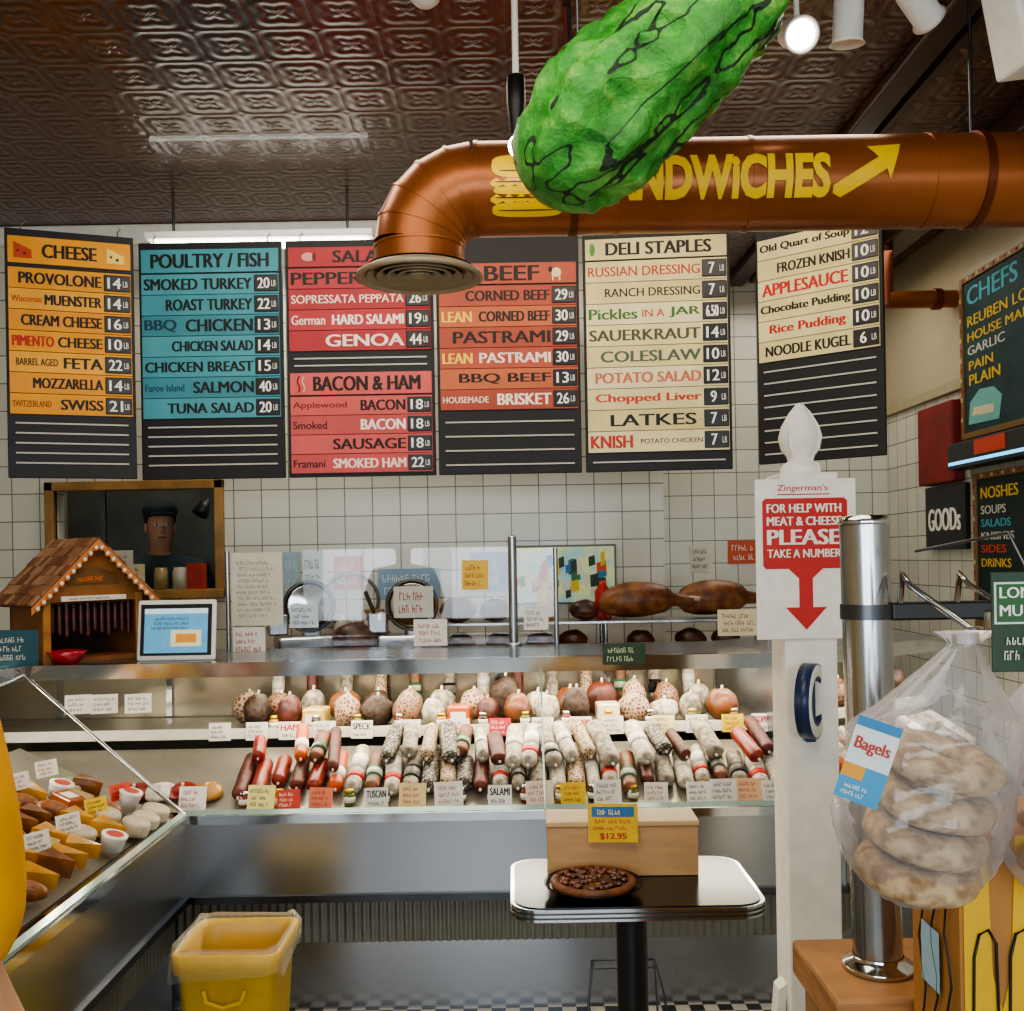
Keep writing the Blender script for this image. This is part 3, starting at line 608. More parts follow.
for sx in (-1,1):
    m=MB(); Lr=math.hypot(W+.05,H2-H1)+.04; an=math.atan2(H2-H1,W)
    T=Matrix.Translation((0,0,H2+.012))@Matrix.Rotation(sx*an,4,'Y')
    m.box((0 if sx>0 else -Lr,-D-.05,-.006),(Lr if sx>0 else 0,D+.05,.004),mat('5a3a26',.7),T=T)
    for r_ in range(7):
        for c_ in range(11):
            x0=Lr*r_/7; y0=-D-.05+(2*D+.1)*c_/11+(.0 if r_%2 else .006); yy=min(y0+.029,D+.05)
            q=(x0*sx,(x0+Lr/7-.003)*sx); m.box((min(q),y0,.004),(max(q),yy,.010+.002*random.random()),mat(random.choice(['84563a','93684a','6c4630','a07a5a']),.7,noise_=.15),T=T)
    m.obj('roof',o,label='brown wood shingle roof slope')
    m=MB(); ct=mat('c27a42',.5)
    m.add([(0,-D-.052,H2+.014),(sx*(W+.06),-D-.052,H2+.014-(H2-H1)*(W+.06)/W),(sx*(W+.06),-D-.052,H2-.014-(H2-H1)*(W+.06)/W),(0,-D-.052,H2-.014)],[(0,1,2,3)],ct)
    for i in range(11):
        f=(i+.5)/11; x=sx*f*(W+.05); z=H2+.005-f*(H2-H1)*(W+.05)/W; m.ball((x,-D-.053,z-.016),(.012,.004,.012),ct,n=8); m.ball((x,-D-.058,z-.014),(.008,.003,.008),PAPER,n=8)
    m.obj('scalloped_trim',o,label='scalloped orange and cream gable trim')
MB().poly([(-.11,.31),(.11,.31),(.09,.35),(0,.375),(-.09,.35)],-D-.008,-D-.001,mat('6a4a20',.6)).scrib(-.08,.315,.16,.03,1,mat('e8702a',.6),-D-.009).box((-.13,-D-.01,.243),(.13,-D-.002,.262),PAPER).scrib(-.12,.245,.24,.015,1,BLACK,-D-.011).obj('cabin_sign',o)
MB().tube([(-W+.01,-D+.03,.235),(W-.01,-D+.03,.235)],.004,WOODD,6).obj('hanging_rod',o)
M3=Matrix.Translation(CAB)@Matrix.Rotation(th,4,'Z')
for i in range(12):
    pp=M3@Vector((-.15+.028*i,-D+.03,.2)); mb=capsule(.009,.1+.02*(i%3),mat('3b1712',.35,ns=30,col2='5a261a'),ends=mat('5a3a26',.7),n=8); mb.obj('sausage',None,(pp.x,pp.y,pp.z-.03),(R(-90),0,0),'thin dark smoked sausage hanging in the model cabin','sausage','sausages in the model cabin')
p=P(67,652,3.83)
MB().lathe([(.0,.003),(.035,.0),(.06,.03),(.075,.055),(.07,.055),(.055,.03),(.001,.01)],mat('a3182a',.25,coat=.5),24).obj('bowl',None,(p.x,3.83,ZT),(0,0,0),'small glossy red bowl in front of the model cabin','bowl')
o=thing('chalk_sign','small blue green chalk sign on the case','sign',(P(14,668,3.8).x,3.8,ZT),(0,0,R(10)))
MB().box((-.09,0,0),(.09,.012,.14),mat('2f5a66',.7),.003).obj('sign_panel',o); MB().scrib(-.08,.02,.16,.1,3,PAPER,-.001).obj('sign_text',o)
# tablet
p=P(177,656,3.95)
o=thing('tablet_register','white framed tablet register showing a blue page','tablet',(p.x,3.93,ZT),(R(-8),0,0))
m=MB().box((-.155,0,.0),(.155,.018,.24),WHITE,.01,seg=3); m.obj('tablet_frame',o)
m=MB().box((-.14,-.003,.02),(.14,.001,.222),BLACK)
EB=mat('5a9ac0',.3,emit=.5); m.quad(-.125,.03,.125,.205,-.0035,EB); m.quad(-.125,.185,.125,.205,-.004,mat('c8dce4',.3,emit=.4)); m.quad(-.02,.055,.1,.12,-.004,mat('d9d2a8',.3,emit=.4)); m.quad(0,.07,.08,.105,-.0045,mat('d08a3a',.3,emit=.4))
m.scrib(-.1,.12,.2,.055,3,mat('1a3a4a',.4),-.0045); m.obj('screen',o,label='lit blue tablet screen')
MB().box((-.06,.018,0),(.06,.1,.012),STEELD,.003).obj('stand',o)
# glass guard
o=thing('glass_guard','clear glass guard panel with steel posts along the case top','glass guard',(0,4.34,ZT))
xg0,xg1,xg2=P(228,600,4.34).x,P(513,600,4.34).x,P(556,600,4.34).x
MB().box((xg0,-.003,.01),(xg1,.003,.43),GLASSR).obj('glass_pane',o)
MB().box((xg1+.02,-.003,.01),(xg2,.003,.42),GLASSR).obj('glass_pane',o)
MB().tube([(xg1,0,0),(xg1,0,.47)],.019,STEEL,16).ball((xg1,0,.47),(.019,.019,.01),STEEL).lathe([(.001,.012),(.035,.012),(.035,0)],STEEL,20,TR((xg1,0,0))).obj('post',o)
MB().tube([(xg0,0,0),(xg0,0,.43)],.01,STEEL,12).obj('post',o)
MB().tube([(xg2,0,0),(xg2,0,.42)],.01,STEEL,12).obj('post',o)
def paper(px0,py0,px1,py1,Y,colr,lab,txt=None,tcol=None,rows_=4,seed=0,name='paper_notice'):
    a=P(px0,py1,Y); b=P(px1,py0,Y)
    w=b.x-a.x; h=b.z-a.z
    return card(0,0,0,w,h,colr,lab,txt,tcol,0,0,seed,name,'notice',None,loc=((a.x+b.x)/2,Y,a.z),rows_=rows_)
paper(232,552,282,626,4.332,'cfcbb8','yellowed paper notice taped to the glass guard',None,'8a8a80',10,3)
paper(233,627,265,655,4.30,'dcdad0','small white notice with red writing on the glass guard',None,'b02a20',3,4)
paper(414,619,447,646,4.32,'e2e0d8','small handwritten notice with red lettering on the guard',None,'b02a20',3,5)
paper(394,586,433,618,4.332,'b8bab0','pale round edged notice stuck to the guard',None,'a04040',2,6)
paper(524,607,548,630,4.332,'e2e0d8','little white handwritten notice on the guard',None,'3a2a2a',3,7)
paper(718,609,760,636,4.2,'d6c8a8','cream label with brown print on the case top',None,'8a5a2a',3,8)
paper(728,540,762,564,6.196,'c85a3a','red and white label on the tiles',None,'f4eee8',2,9)
paper(690,545,712,572,6.196,'d8d4c4','pale paper label on the tiles',None,'3a4a5a',3,19)
paper(603,643,645,665,3.725,'27402c','small green sign with pale frame on the case edge',None,'c9d8b0',2,10,'counter_sign')
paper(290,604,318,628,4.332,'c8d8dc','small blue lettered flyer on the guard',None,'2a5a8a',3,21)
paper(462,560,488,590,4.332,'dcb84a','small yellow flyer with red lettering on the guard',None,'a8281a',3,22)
# back counter
o=thing('back_counter','wood topped work counter along the tiled wall','counter',(0,4.78,0))
MB().box((-1.4,-.14,0),(1.2,.24,1.12),STEELD,.005).obj('counter_base',o); MB().box((-1.42,-.16,1.121),(1.22,.255,1.15),WOOD,.004).obj('worktop',o)
ZK=1.151
def slicer(x,y,s=1,rz=0):
    o=thing('meat_slicer','steel electric meat slicer with round blade','meat slicer',(x,y,ZK),(0,0,rz),'meat slicers on the back counter')
    MB().box((-.16,-.1,.02),(.16,.1,.09),STEEL,.02,seg=3).obj('slicer_base',o)
    for a in (-.13,.13):
        for b in (-.08,.08): MB().lathe([(.001,0),(.014,0),(.012,.02)],BLACK,10,TR((a,b,0))).obj('foot',o)
    T=TR((0,.0,.23),0,R(90))
    MB().lathe([(.001,-.012),(.03,-.012),(.1,-.004),(.115,0),(.1,.004),(.001,.01)],CHROME,36,T).obj('blade',o)
    MB().lathe([(.118,-.012),(.126,-.012),(.126,.02),(.118,.02)],STEELD,36,T).box((-.03,.01,.08),(.06,.06,.26),STEEL,.01).obj('blade_guard',o)
    MB().box((-.2,-.09,.1),(-.11,-.02,.2),STEEL,.008).tube([(-.17,-.09,.2),(-.21,-.09,.3)],.01,BLACK,8).obj('carriage',o)
    return o
slicer(P(412,600,4.78).x,4.78); slicer(P(308,600,4.78).x,4.8,1,R(20))
def hamleg(loc,ry,lab,s=1,rz=0,name='cured_ham_leg'):
    mb=MB(); pts=[];rr=[]
    for i in range(15):
        t=i/14; pts.append((-.22+.44*t,0,.075+.02*math.sin(t*3))); rr.append((.085*math.sin(math.pi*min(1,(t*.9+.06))**.75)**.8 if t<.75 else .022+.05*(1-t)**1.0)*1)
    rr=[max(.01,r) for r in rr]; rr[0]=.02
    mb.tube(pts,rr,mat('5a2c16',.4,ns=12,col2='946034',bump=.3),18); mb.tube([(.2,0,.095),(.25,0,.09)],.012,mat('c0b294',.6),10)
    return mb.obj(name,None,loc,(0,ry,rz),lab,'ham leg','cured ham legs on the back counter')
sx0,sx1=P(440,600,4.78).x,1.21
o=thing('steel_shelf','low steel shelf standing on the back counter','shelf',(sx0,4.78,ZK))
SW=sx1-sx0
MB().box((0,-.13,.13),(SW,.13,.145),STEEL,.003).obj('shelf_board',o)
for x in (.02,SW/2,SW-.02):
    for y in (-.11,.11): MB().tube([(x,y,0),(x,y,.13)],.01,STEEL,8).obj('leg',o)
ZS=ZK+.146
hamleg((P(637,600,4.75).x+.04,4.72,ZS),0,'whole brown cured ham leg on the steel shelf')
hamleg((P(712,600,4.75).x+.06,4.83,ZS),0,'whole brown cured ham leg on the steel shelf',1,R(6))
for i,(px,z,s,yy) in enumerate([(352,ZK,1.3,4.71),(375,ZK,1,4.9),(458,ZS,1,4.71),(495,ZS,.9,4.71),(584,ZS,.8,4.71),(460,ZK,.8,4.71),(500,ZK,.8,4.71),(540,ZK,.8,4.71),(572,ZK,.85,4.71),(640,ZK,.8,4.71),(690,ZK,.85,4.71),(725,ZK,.8,4.71)]):
    lump('dark smoked ham on the back counter',(.085*s,.07*s,.06*s),mat('2e160e',.4,ns=12,col2='5e2e1a'),i+3).obj('smoked_ham',None,(P(px,600,yy).x,yy,z+.003),(0,0,0),'dark smoked ham on the back counter','ham','smoked hams on the back counter')
for i,px in enumerate((342,545,603)):
    q=P(px,600,4.92 if i==0 else 4.85)
    MB().lathe([(.001,0),(.04,0),(.04,.13),(.018,.16),(.018,.18),(.001,.18)],mat(['c8c4b8','d9b32a','b42a1a'][i],.35),20).obj('sauce_bottle',None,(q.x,q.y,ZK if i==0 else ZS),(0,0,0),['white plastic squeeze sauce bottle','yellow plastic squeeze sauce bottle','red plastic squeeze sauce bottle'][i],'bottle')
q=P(250,600,4.8)
MB().lathe([(.02,0),(.06,0),(.06,.25),(.02,.25),(.02,0)],mat('d8d6ce',.8,noise_=.05),24).obj('paper_towel_roll',None,(q.x-.02,4.85,ZK),(0,0,0),'white paper towel roll on the counter','paper roll')
for i,(px,c) in enumerate(((372,'8a5a30'),(384,'2a3a4a'))):
    q=P(px,600,4.92); MB().box((-.05,-.05,0),(.05,.05,.2+.05*i),mat(c,.5,noise_=.2),.006).box((-.04,-.0505,.08),(.04,-.0502,.15),PAPER).obj('carton',None,(q.x+i*.06,4.96,ZK),(0,0,0),['brown cardboard carton with pale label','tall blue carton with pale label'][i],'carton','cartons on the back counter')
o=thing('cable_hose','loop of dark flexible hose hanging on the tiled wall','hose')
q=P(350,600,5.02); MB().tube([(q.x+.14*math.cos(a),5.04,q.z+.13*math.sin(a)) for a in [R(-150+i*15) for i in range(21)]],.009,mat('6b6a64',.4,.5),8).obj('hose_loop',o)
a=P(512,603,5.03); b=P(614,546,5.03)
o=thing('reflection_panel','framed panel painted as a bright green and yellow window reflection','painted reflection',(a.x,5.03,a.z))  # bright window reflections of the glass, painted onto an added panel
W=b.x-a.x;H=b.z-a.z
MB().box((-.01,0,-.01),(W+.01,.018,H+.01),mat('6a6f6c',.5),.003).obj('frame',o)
m=MB().quad(0,0,W,H,-.001,mat('8ab8c0',.5,ns=9,col2='c9cf90',emit=.25))  # reflected colours painted in, with a slight glow
rp=random.Random(5)
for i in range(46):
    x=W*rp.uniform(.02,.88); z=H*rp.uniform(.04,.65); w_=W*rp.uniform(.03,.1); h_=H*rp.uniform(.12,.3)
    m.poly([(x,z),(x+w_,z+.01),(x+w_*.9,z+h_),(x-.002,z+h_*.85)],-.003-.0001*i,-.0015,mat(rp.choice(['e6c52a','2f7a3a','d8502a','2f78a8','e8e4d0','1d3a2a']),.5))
m.obj('reflected_image',o)
for (x0,y0,x1,y1,c,l) in ((283,552,300,598,'a8c4d4','pale blue sheet painted as a reflected screen'),(378,568,440,600,'7fa9c8','pale blue strip painted as a reflected screen'),(470,552,508,592,'8cb0cc','blue white sheet painted as a reflected screen'),(303,552,326,590,'c8d4c8','pale sheet with green strokes painted as a reflected screen'),(334,556,362,590,'c85a3a','red sheet with white strokes painted as a reflected screen')):
    paper(x0,y0,x1,y1,5.046,c,l,None,{'c8d4c8':'2a5a3a','c85a3a':'f0e8d8'}.get(c,'e4f0f4'),2,int(x0),'reflection_sheet')  # added sheets imitate screen and window reflections in the guard glass
for i,(px,c) in enumerate(((158,'99865a'),(178,'b8b2a4'),(118,'e6dfd0'))):
    pp=P(px,585,5.0); s=(.035,.04,.1)[i]
    if i==2: card(0,0,0,.15,.2,'c9c4b6','printed paper leaning on the window sill',None,'6a5a4a',0,0,5,'paper_notice','notice',None,loc=(pp.x,5.005,wz0+.001),rows_=7)
    else:
        MB().lathe([(.001,0),(s,0),(s,.09),(s*.85,.095),(s*.85,.11),(.001,.11)],mat(c,.3),18).obj('jar',None,(pp.x,5.045,wz0+.001),(0,0,0),'small jar on the window sill','jar','jars on the window sill')
for i,(px,c,l) in enumerate(((196,'a8301c','red printed card leaning on the window sill'),(134,'d8c8a0','cream printed card leaning on the window sill'))):
    pp=P(px,585,5.0); card(0,0,0,.1,.13,c,l,None,'3a3a3a',0,0,31+i,'paper_notice','notice',None,loc=(pp.x,5.012,wz0+.001),rows_=4)
o=thing('wall_lamp','small black spot lamp on the tiled wall','lamp',(P(208,505,5.0).x,5.0,P(208,505,5.0).z))
MB().tube([(0,.018,0.02),(0,-.03,0.02)],.008,BLACK,8).obj('arm',o); MB().lathe([(.012,.03),(.03,.0),(.042,-.06),(.038,-.06)],BLACK,18,TR((0,-.04,0),0,R(-20),R(25))).obj('shade',o)
# ---------------------------------------------------------------- table
o=thing('bistro_table','black topped cafe table with chrome edge','table',(P(631,885,2.6).x,2.6,0))
def rrect(w,d,r,n=6):
    pts=[]
    for cx,cy,a0 in ((w-r,d-r,0),(-w+r,d-r,90),(-w+r,-d+r,180),(w-r,-d+r,270)):
        for i in range(n+1): a=R(a0+90*i/n); pts.append((cx+r*math.cos(a),cy+r*math.sin(a)))
    return pts
def slab(mb,pts,z0,z1,mm):
    n=len(pts); V=[(x,y,z0) for x,y in pts]+[(x,y,z1) for x,y in pts]
    mb.add(V,[tuple(range(n-1,-1,-1)),tuple(range(n,2*n))],mm); mb.add(V,[(i,(i+1)%n,(i+1)%n+n,i+n) for i in range(n)],mm,True)
m=MB(); slab(m,rrect(.312,.205,.07),.722,.752,CHROME); slab(m,rrect(.314,.207,.071),.729,.733,STEELD); slab(m,rrect(.314,.207,.071),.740,.744,STEELD); m.obj('table_edge',o,label='ribbed chrome table edge')
m=MB(); slab(m,rrect(.303,.196,.066),.7521,.7545,mat('101114',.2)); m.obj('tabletop',o)
MB().tube([(0,0,.03),(0,0,.721)],.04,BLACK,24).obj('pedestal',o)
MB().box((-.2,-.03,0),(.2,.03,.03),BLACK,.01).box((-.03,-.2,0),(.03,.2,.03),BLACK,.01).obj('table_foot',o)
ZTB=.7555
bx0=P(548,870,2.66).x; bx1=P(697,870,2.66).x
o=thing('wooden_box','pale pine wooden box on the cafe table','box',((bx0+bx1)/2,2.7,ZTB),(0,0,R(-1)))
hw=(bx1-bx0)/2
m=MB().box((-hw,-.07,0),(hw,-.055,.13),PINE,.002).box((-hw,.045,0),(hw,.06,.13),PINE,.002).box((-hw,-.055,0),(-hw+.015,.045,.13),PINE,.002).box((hw-.015,-.055,0),(hw,.045,.13),PINE,.002).box((-hw+.01,-.06,0),(hw-.01,.05,.01),PINE); m.obj('box_body',o)
MB().box((-hw-.003,-.075,.131),(hw+.003,.065,.145),mat('c6a574',.45,noise_=.08,ns=4,stretch=(2,10,14)),.003).obj('box_lid',o)
p=P(613,838,2.62); o=thing('price_sign','yellow card sign with red lettering leaning on the wooden box','sign',(p.x,2.612,p.z-.01),(R(-6),0,R(-4)))
MB().box((-.065,0,0),(.065,.003,.1),mat('d8ae1a',.6,noise_=.1),.001).obj('card',o)
MB().box((-.055,-.001,.066),(.055,0,.092),mat('2f6a9a',.6)).scrib(-.05,.068,.1,.022,1,mat('f4e6b0',.6),-.002,seed=2).obj('heading_strip',o,label='blue heading strip')
MB().scrib(-.055,.03,.11,.034,2,mat('b22a18',.6),-.001,seed=5).obj('sign_text',o)
MB().text('$12.95',-.035,.007,.07,.018,mat('b22a18',.6),-.001,.03).obj('price_text',o)
o=thing('wrapped_pie','dark glazed pecan pie on a black foil plate','pie',(P(593,885,2.52).x,2.51,ZTB))
MB().lathe([(.001,0),(.085,0),(.118,.025),(.124,.025),(.124,.028),(.09,.006),(.001,.004)],mat('1a1c20',.3,.6),32).obj('plate',o)
MB().lathe([(.1,.012),(.108,.030),(.1,.036),(.088,.034)],mat('7a4826',.5,ns=30,col2='5a3018',bump=.6),32).obj('pie_crust',o,label='brown pie crust rim')
m=MB().lathe([(.09,.032),(.05,.034),(.001,.036)],mat('3a160c',.25,coat=.7),32)
rp=random.Random(4)
for i in range(60):
    a=rp.uniform(0,6.28); r_=.085*math.sqrt(rp.random()); m.ball((r_*math.cos(a),r_*math.sin(a),.036),(.011,.008,.005),mat(rp.choice(['5a2814','3e180c','6e361a']),.25,coat=.6),n=8)
m.obj('filling',o,label='glossy dark nut filling')
o=thing('wire_stand','low thin wire stand behind the table pedestal','wire stand',(P(627,985,3.1).x,3.15,0))
m=MB(); 
m.tube([(-.126,-.06,.003),(-.12,-.04,.22),(-.1,0,.30),(.1,0,.30),(.12,-.04,.22),(.126,-.06,.003)],.004,STEELD,6)
m.tube([(-.12,.1,.003),(-.1,.06,.30),(.1,.06,.30),(.12,.1,.003)],.004,STEELD,6).tube([(-.1,-.002,.30),(-.1,.062,.30)],.004,STEELD,6).tube([(.1,-.002,.30),(.1,.062,.30)],.004,STEELD,6); m.obj('wire_frame',o)
# bin
p=P(227,915,2.85); o=thing('trash_bin','yellow plastic trash bin with clear liner','trash bin',(p.x-.01,2.99,0))
YB_=mat('dcb40a',.4,noise_=.05)
def rring(pts,z): return [(x,y,z) for x,y in pts]
ZB=.48
levels=[(.115,.12,.0),(.14,.142,ZB-.06),(.151,.153,ZB-.055),(.154,.156,ZB),(.147,.149,ZB+.003),(.138,.140,ZB-.02),(.11,.115,.03)]
m=MB(); V=[]; n0=28
for w_,d_,z in levels: V+=rring(rrect(w_,d_,.035),z)
Fc=[]
for i in range(len(levels)-1):
    for j in range(n0): Fc.append((i*n0+j,i*n0+(j+1)%n0,(i+1)*n0+(j+1)%n0,(i+1)*n0+j))
m.add(V,Fc,YB_,True); m.add(V[:n0],[tuple(range(n0-1,-1,-1))],YB_); m.add(V[-n0:],[tuple(range(n0))],YB_)
m.obj('bin_body',o)
MB().tube([(-.06,-.145,ZB-.1),(-.05,-.155,ZB-.13),(0,-.159,ZB-.145),(.05,-.155,ZB-.13),(.06,-.145,ZB-.1)],.008,mat('c9a008',.5),8).obj('handle',o)
m=MB(); V=[];Fc=[]; lv=[(.163,.165,ZB-.06),(.162,.164,ZB-.03),(.163,.165,ZB),(.154,.156,ZB+.022),(.138,.140,ZB+.004),(.127,.129,ZB-.1)]
base=[rrect(a,b,.04,12) for a,b,_ in lv]; n0=len(base[0])
for i,(a,b,z) in enumerate(lv):
    for j,(x,y) in enumerate(base[i]):
        k=noise.noise(Vector((x*25,y*25,z*14))); V.append((x*(1+.05*k),y*(1+.05*k),z+(.06*noise.noise(Vector((x*18,y*18,3))) if i==0 else .018*k)))
for i in range(len(lv)-1):
    for j in range(n0): Fc.append((i*n0+j,i*n0+(j+1)%n0,(i+1)*n0+(j+1)%n0,(i+1)*n0+j))
m.add(V,Fc,LINER,True); m.obj('bin_liner',o,label='crumpled translucent bin liner')
# ---------------------------------------------------------------- white post with sign
p=P(803,700,3.0); PX=p.x+.005
o=thing('sign_post','white wooden newel post with pointed finial','post',(PX,3.0,0))
zt=P(795,478,3.0).z
MB().box((-.077,-.077,0),(.077,.077,zt-.02),WHITEP,.006).obj('shaft',o)
MB().box((-.1,-.1,0),(.1,.1,.14),WHITEP,.01).poly([(-.22,0),(-.1,0),(-.075,.32),(-.1,.3),(-.11,.2),(-.22,.06)],-.03,.03,WHITEP).obj('post_foot',o)
zz=zt-.02
m=MB().box((-.085,-.085,zz),(.085,.085,zz+.03),WHITEP,.008)
pr=[(.062,zz+.03),(.066,zz+.045),(.058,zz+.06),(.04,zz+.07),(.045,zz+.085),(.062,zz+.105),(.07,zz+.14),(.06,zz+.175),(.035,zz+.215),(.012,zz+.24),(.001,zz+.245)]
m.lathe(pr,WHITEP,4,TR((0,0,0),R(45)),False).lathe([(r*.92,z) for r,z in pr],WHITEP,24); m.obj('finial',o,label='pointed white finial')
a=P(757,640,2.92); b=P(855,478,2.92); W=b.x-a.x; H=b.z-a.z
o=thing('number_sign','white placard with red help sign and down arrow','sign',(a.x+.0,2.915,a.z))
MB().box((0,0,0),(W,.006,H),WHITEP,.003).obj('placard',o)
m=MB(); cxx=W*.49
m.poly([(W*.1,H*.44),(W*.88,H*.44),(W*.91,H*.46),(W*.91,H*.86),(W*.88,H*.88),(W*.1,H*.88),(W*.07,H*.86),(W*.07,H*.46)],-.002,.0,RED)
m.poly([(cxx-.02,H*.2),(cxx+.02,H*.2),(cxx+.02,H*.38),(cxx+.05,H*.44),(cxx-.05,H*.44),(cxx-.02,H*.38)],-.002,0,RED)
m.poly([(cxx-.06,H*.2),(cxx,H*.06),(cxx+.06,H*.2)],-.002,0,RED); m.obj('red_arrow',o)
m=MB(); wt=WHITEP
m.text('FOR HELP WITH',W*.11,H*.79,W*.74,H*.055,wt,-.003,.03).text('MEAT & CHEESE',W*.11,H*.71,W*.74,H*.055,wt,-.003,.03).text('PLEASE',W*.11,H*.59,W*.73,H*.095,wt,-.003,.04).text('TAKE A NUMBER',W*.11,H*.51,W*.73,H*.052,wt,-.003,.02); m.obj('sign_text',o)
MB().text("Zingerman's",W*.22,H*.915,W*.5,H*.05,RED,-.001,.01).quad(W*.22,H*.9,W*.74,H*.907,-.001,RED).obj('script_heading',o,label='small red script heading')
p=P(809,700,2.9)
o=thing('tape_dispenser','blue rimmed number ticket roll hung on the post','ticket dispenser',(p.x,2.885,p.z))
m=MB(); T=TR((0,0,0),R(60),R(90)); NB=mat('22355a',.3)
m.lathe([(.07,-.018),(.105,-.018),(.108,-.02),(.108,.02),(.105,.02),(.07,.018),(.07,-.018)],NB,36,T); m.obj('ring',o)
MB().lathe([(.072,-.021),(.103,-.021),(.103,-.0195)],WHITEP,36,T).lathe([(.072,.021),(.103,.021),(.103,.0195)],WHITEP,36,T).obj('ticket_roll',o)
MB().box((-.015,.0,-.12),(.015,.037,.06),NB,.003).obj('bracket',o)
# ---------------------------------------------------------------- near right counter group
o=thing('wooden_counter','pale wooden counter end holding a steel pole','counter',(0,0,0))
MB().box((.395,1.25,.99),(1.3,1.45,1.04),WOOD,.006).obj('worktop',o); MB().box((.41,1.27,0),(1.28,1.44,.989),mat('8c6a42',.6,noise_=.2),.004).obj('counter_base',o)
pb=P(882,985,1.33)
o=thing('steel_pole','shiny steel pole on a round flange','pole',(pb.x-.001,1.34,1.041))
MB().lathe([(.001,0),(.046,0),(.046,.008),(.034,.012),(.033,.02)],CHROME,32).obj('flange',o)
zt=P(865,525,1.34).z-1.041
MB().tube([(0,0,.01),(-.009,0,zt)],.032,mat('a8abad',.2,.95),32).lathe([(.032,zt),(.034,zt+.003),(.029,zt+.012),(.001,zt+.014)],CHROME,32,TR((-.009,0,0))).obj('pole_tube',o)
zb=P(930,612,1.3).z-1.041
m=MB().box((.02,-.02,zb-.012),(.7,.004,zb+.012),DBLACK,.003).tube([(-.007,0,zb-.01),(-.007,0,zb+.01)],.0345,STEELD,24)
m.obj('hook_rail',o,label='black rail fixed to the pole')
for x in (.03,.105,.2):
    MB().tube([(x,-.02,zb+.012),(x,-.03,zb+.05),(x+.002,-.05,zb+.035),(x+.01,-.2,zb-.01),(x+.012,-.235,zb-.012),(x+.012,-.24,zb+.012)],.0042,CHROME,8).obj('hook',o,label='bent chrome hook')
by=1.05
top=P(968,632,by)
def bagbag(name,label,cxp,seed):
    c0=P(cxp,900,by); zb0=c0.z; hgt=top.z-zb0
    o=thing(name,label,'bag of bread',(c0.x,by,zb0))
    m=MB(); V=[];Fc=[]; nz,nn=44,60
    for i in range(nz+1):
        t=i/nz; z=hgt*t
        if t<.62: rx=.088*(math.sin(math.pi*min(.5,(t+.03)*1.35)))**.45; 
        else:
            q=(t-.62)/.38; rx=.088*(1-q)**1.15+.007
        if t>.96: rx=.012+.02*(t-.96)/.04
        cx=(top.x-c0.x)*max(0,(t-.3)/.7)**1.3 if seed==1 else 0.0
        for j in range(nn):
            a=2*math.pi*j/nn; k=1+.10*noise.noise(Vector((math.cos(a)*2.2,math.sin(a)*2.2,t*5+seed)))+.09*abs(noise.noise(Vector((math.cos(a)*5,math.sin(a)*5,t*11+seed))))+ (.16*math.cos(a*9+seed)*max(0,(t-.6)))
            V.append((cx+rx*k*math.cos(a),rx*k*.8*math.sin(a),z))
    for i in range(nz):
        for j in range(nn): Fc.append((i*nn+j,i*nn+(j+1)%nn,(i+1)*nn+(j+1)%nn,(i+1)*nn+j))
    m.add(V,Fc,PLASTIC,True); m.add(V[:nn],[tuple(range(nn-1,-1,-1))],PLASTIC); m.obj('plastic_bag',o,label='clear crinkled plastic bag')
    return o,c0
o,c0=bagbag('bread_bag','clear plastic bag of stacked bagels on a hook',922,1)
MB().tube([(top.x-c0.x,0,top.z-c0.z-.012),(top.x-c0.x,0,top.z-c0.z+.0)],.011,mat('c8c8c8',.4),12).obj('twist_tie',o)
BG=mat('8a6c4a',.6,ns=60,col2='bfa580',bump=.3)
def torus(Rm,rm,m,sq=.9,n=32,k=14,seed=0):
    V=[];Fc=[]
    for i in range(n):
        a=2*math.pi*i/n
        for j in range(k):
            b=2*math.pi*j/k; r=Rm+rm*math.cos(b); f=1+.06*noise.noise(Vector((math.cos(a)*1.5+seed,math.sin(a)*1.5,b*.5)))
            V.append((r*math.cos(a)*f,r*math.sin(a)*f,rm*sq*math.sin(b)*f))
    for i in range(n):
        for j in range(k): Fc.append((i*k+j,((i+1)%n)*k+j,((i+1)%n)*k+(j+1)%k,i*k+(j+1)%k))
    return MB().add(V,Fc,m,True)
for i in range(4):
    pp=P([918,925,932,942][i],[868,834,799,762][i],by)
    torus(.043,.0205,BG,.84,seed=i*3).obj('bagel',None,pp,(R(10),R([2,8,10,12][i]),0),'tan floury bagel stacked in the plastic bag','bagel','bagels in the plastic bag')
o=thing('bag_label','blue and white bakery label on the bagel bag','label',P(868,762,.972),(R(0),R(18),R(-22)))
MB().box((-.021,0,-.042),(.021,.001,.042),mat('d9dee0',.5)).quad(-.021,-.042,.021,-.006,-.0008,mat('3a90bc',.5)).quad(-.021,.032,.021,.042,-.0008,mat('2b7dad',.5)).quad(-.021,-.02,.0,-.006,-.001,mat('d9982a',.5)).obj('label_paper',o)
MB().text('Bagels',-.017,.006,.034,.016,mat('b2351a',.5),-.0012,.02).obj('label_heading',o)
MB().scrib(-.017,-.038,.034,.014,2,WHITEP,-.0012).obj('label_text',o)
o2,c2=bagbag('bread_bag','clear plastic bag of brown rolls on a hook',1078,4)
for i in range(4):
    pp=P(1078,[868,826,784,742][i],by)
    MB().ball((0,0,0),(.06,.05,.02),mat('98612c',.5,ns=12,col2='b9884c',bump=.2),n=20).obj('bread_roll',None,pp,(0,R(5),0),'brown flat roll in a plastic bag','bread roll','rolls in the plastic bag')
pp=P(1010,622,1.0)
o=thing('hanging_label','green and black shelf label with white lettering','sign',(pp.x+.02,1.0,pp.z))
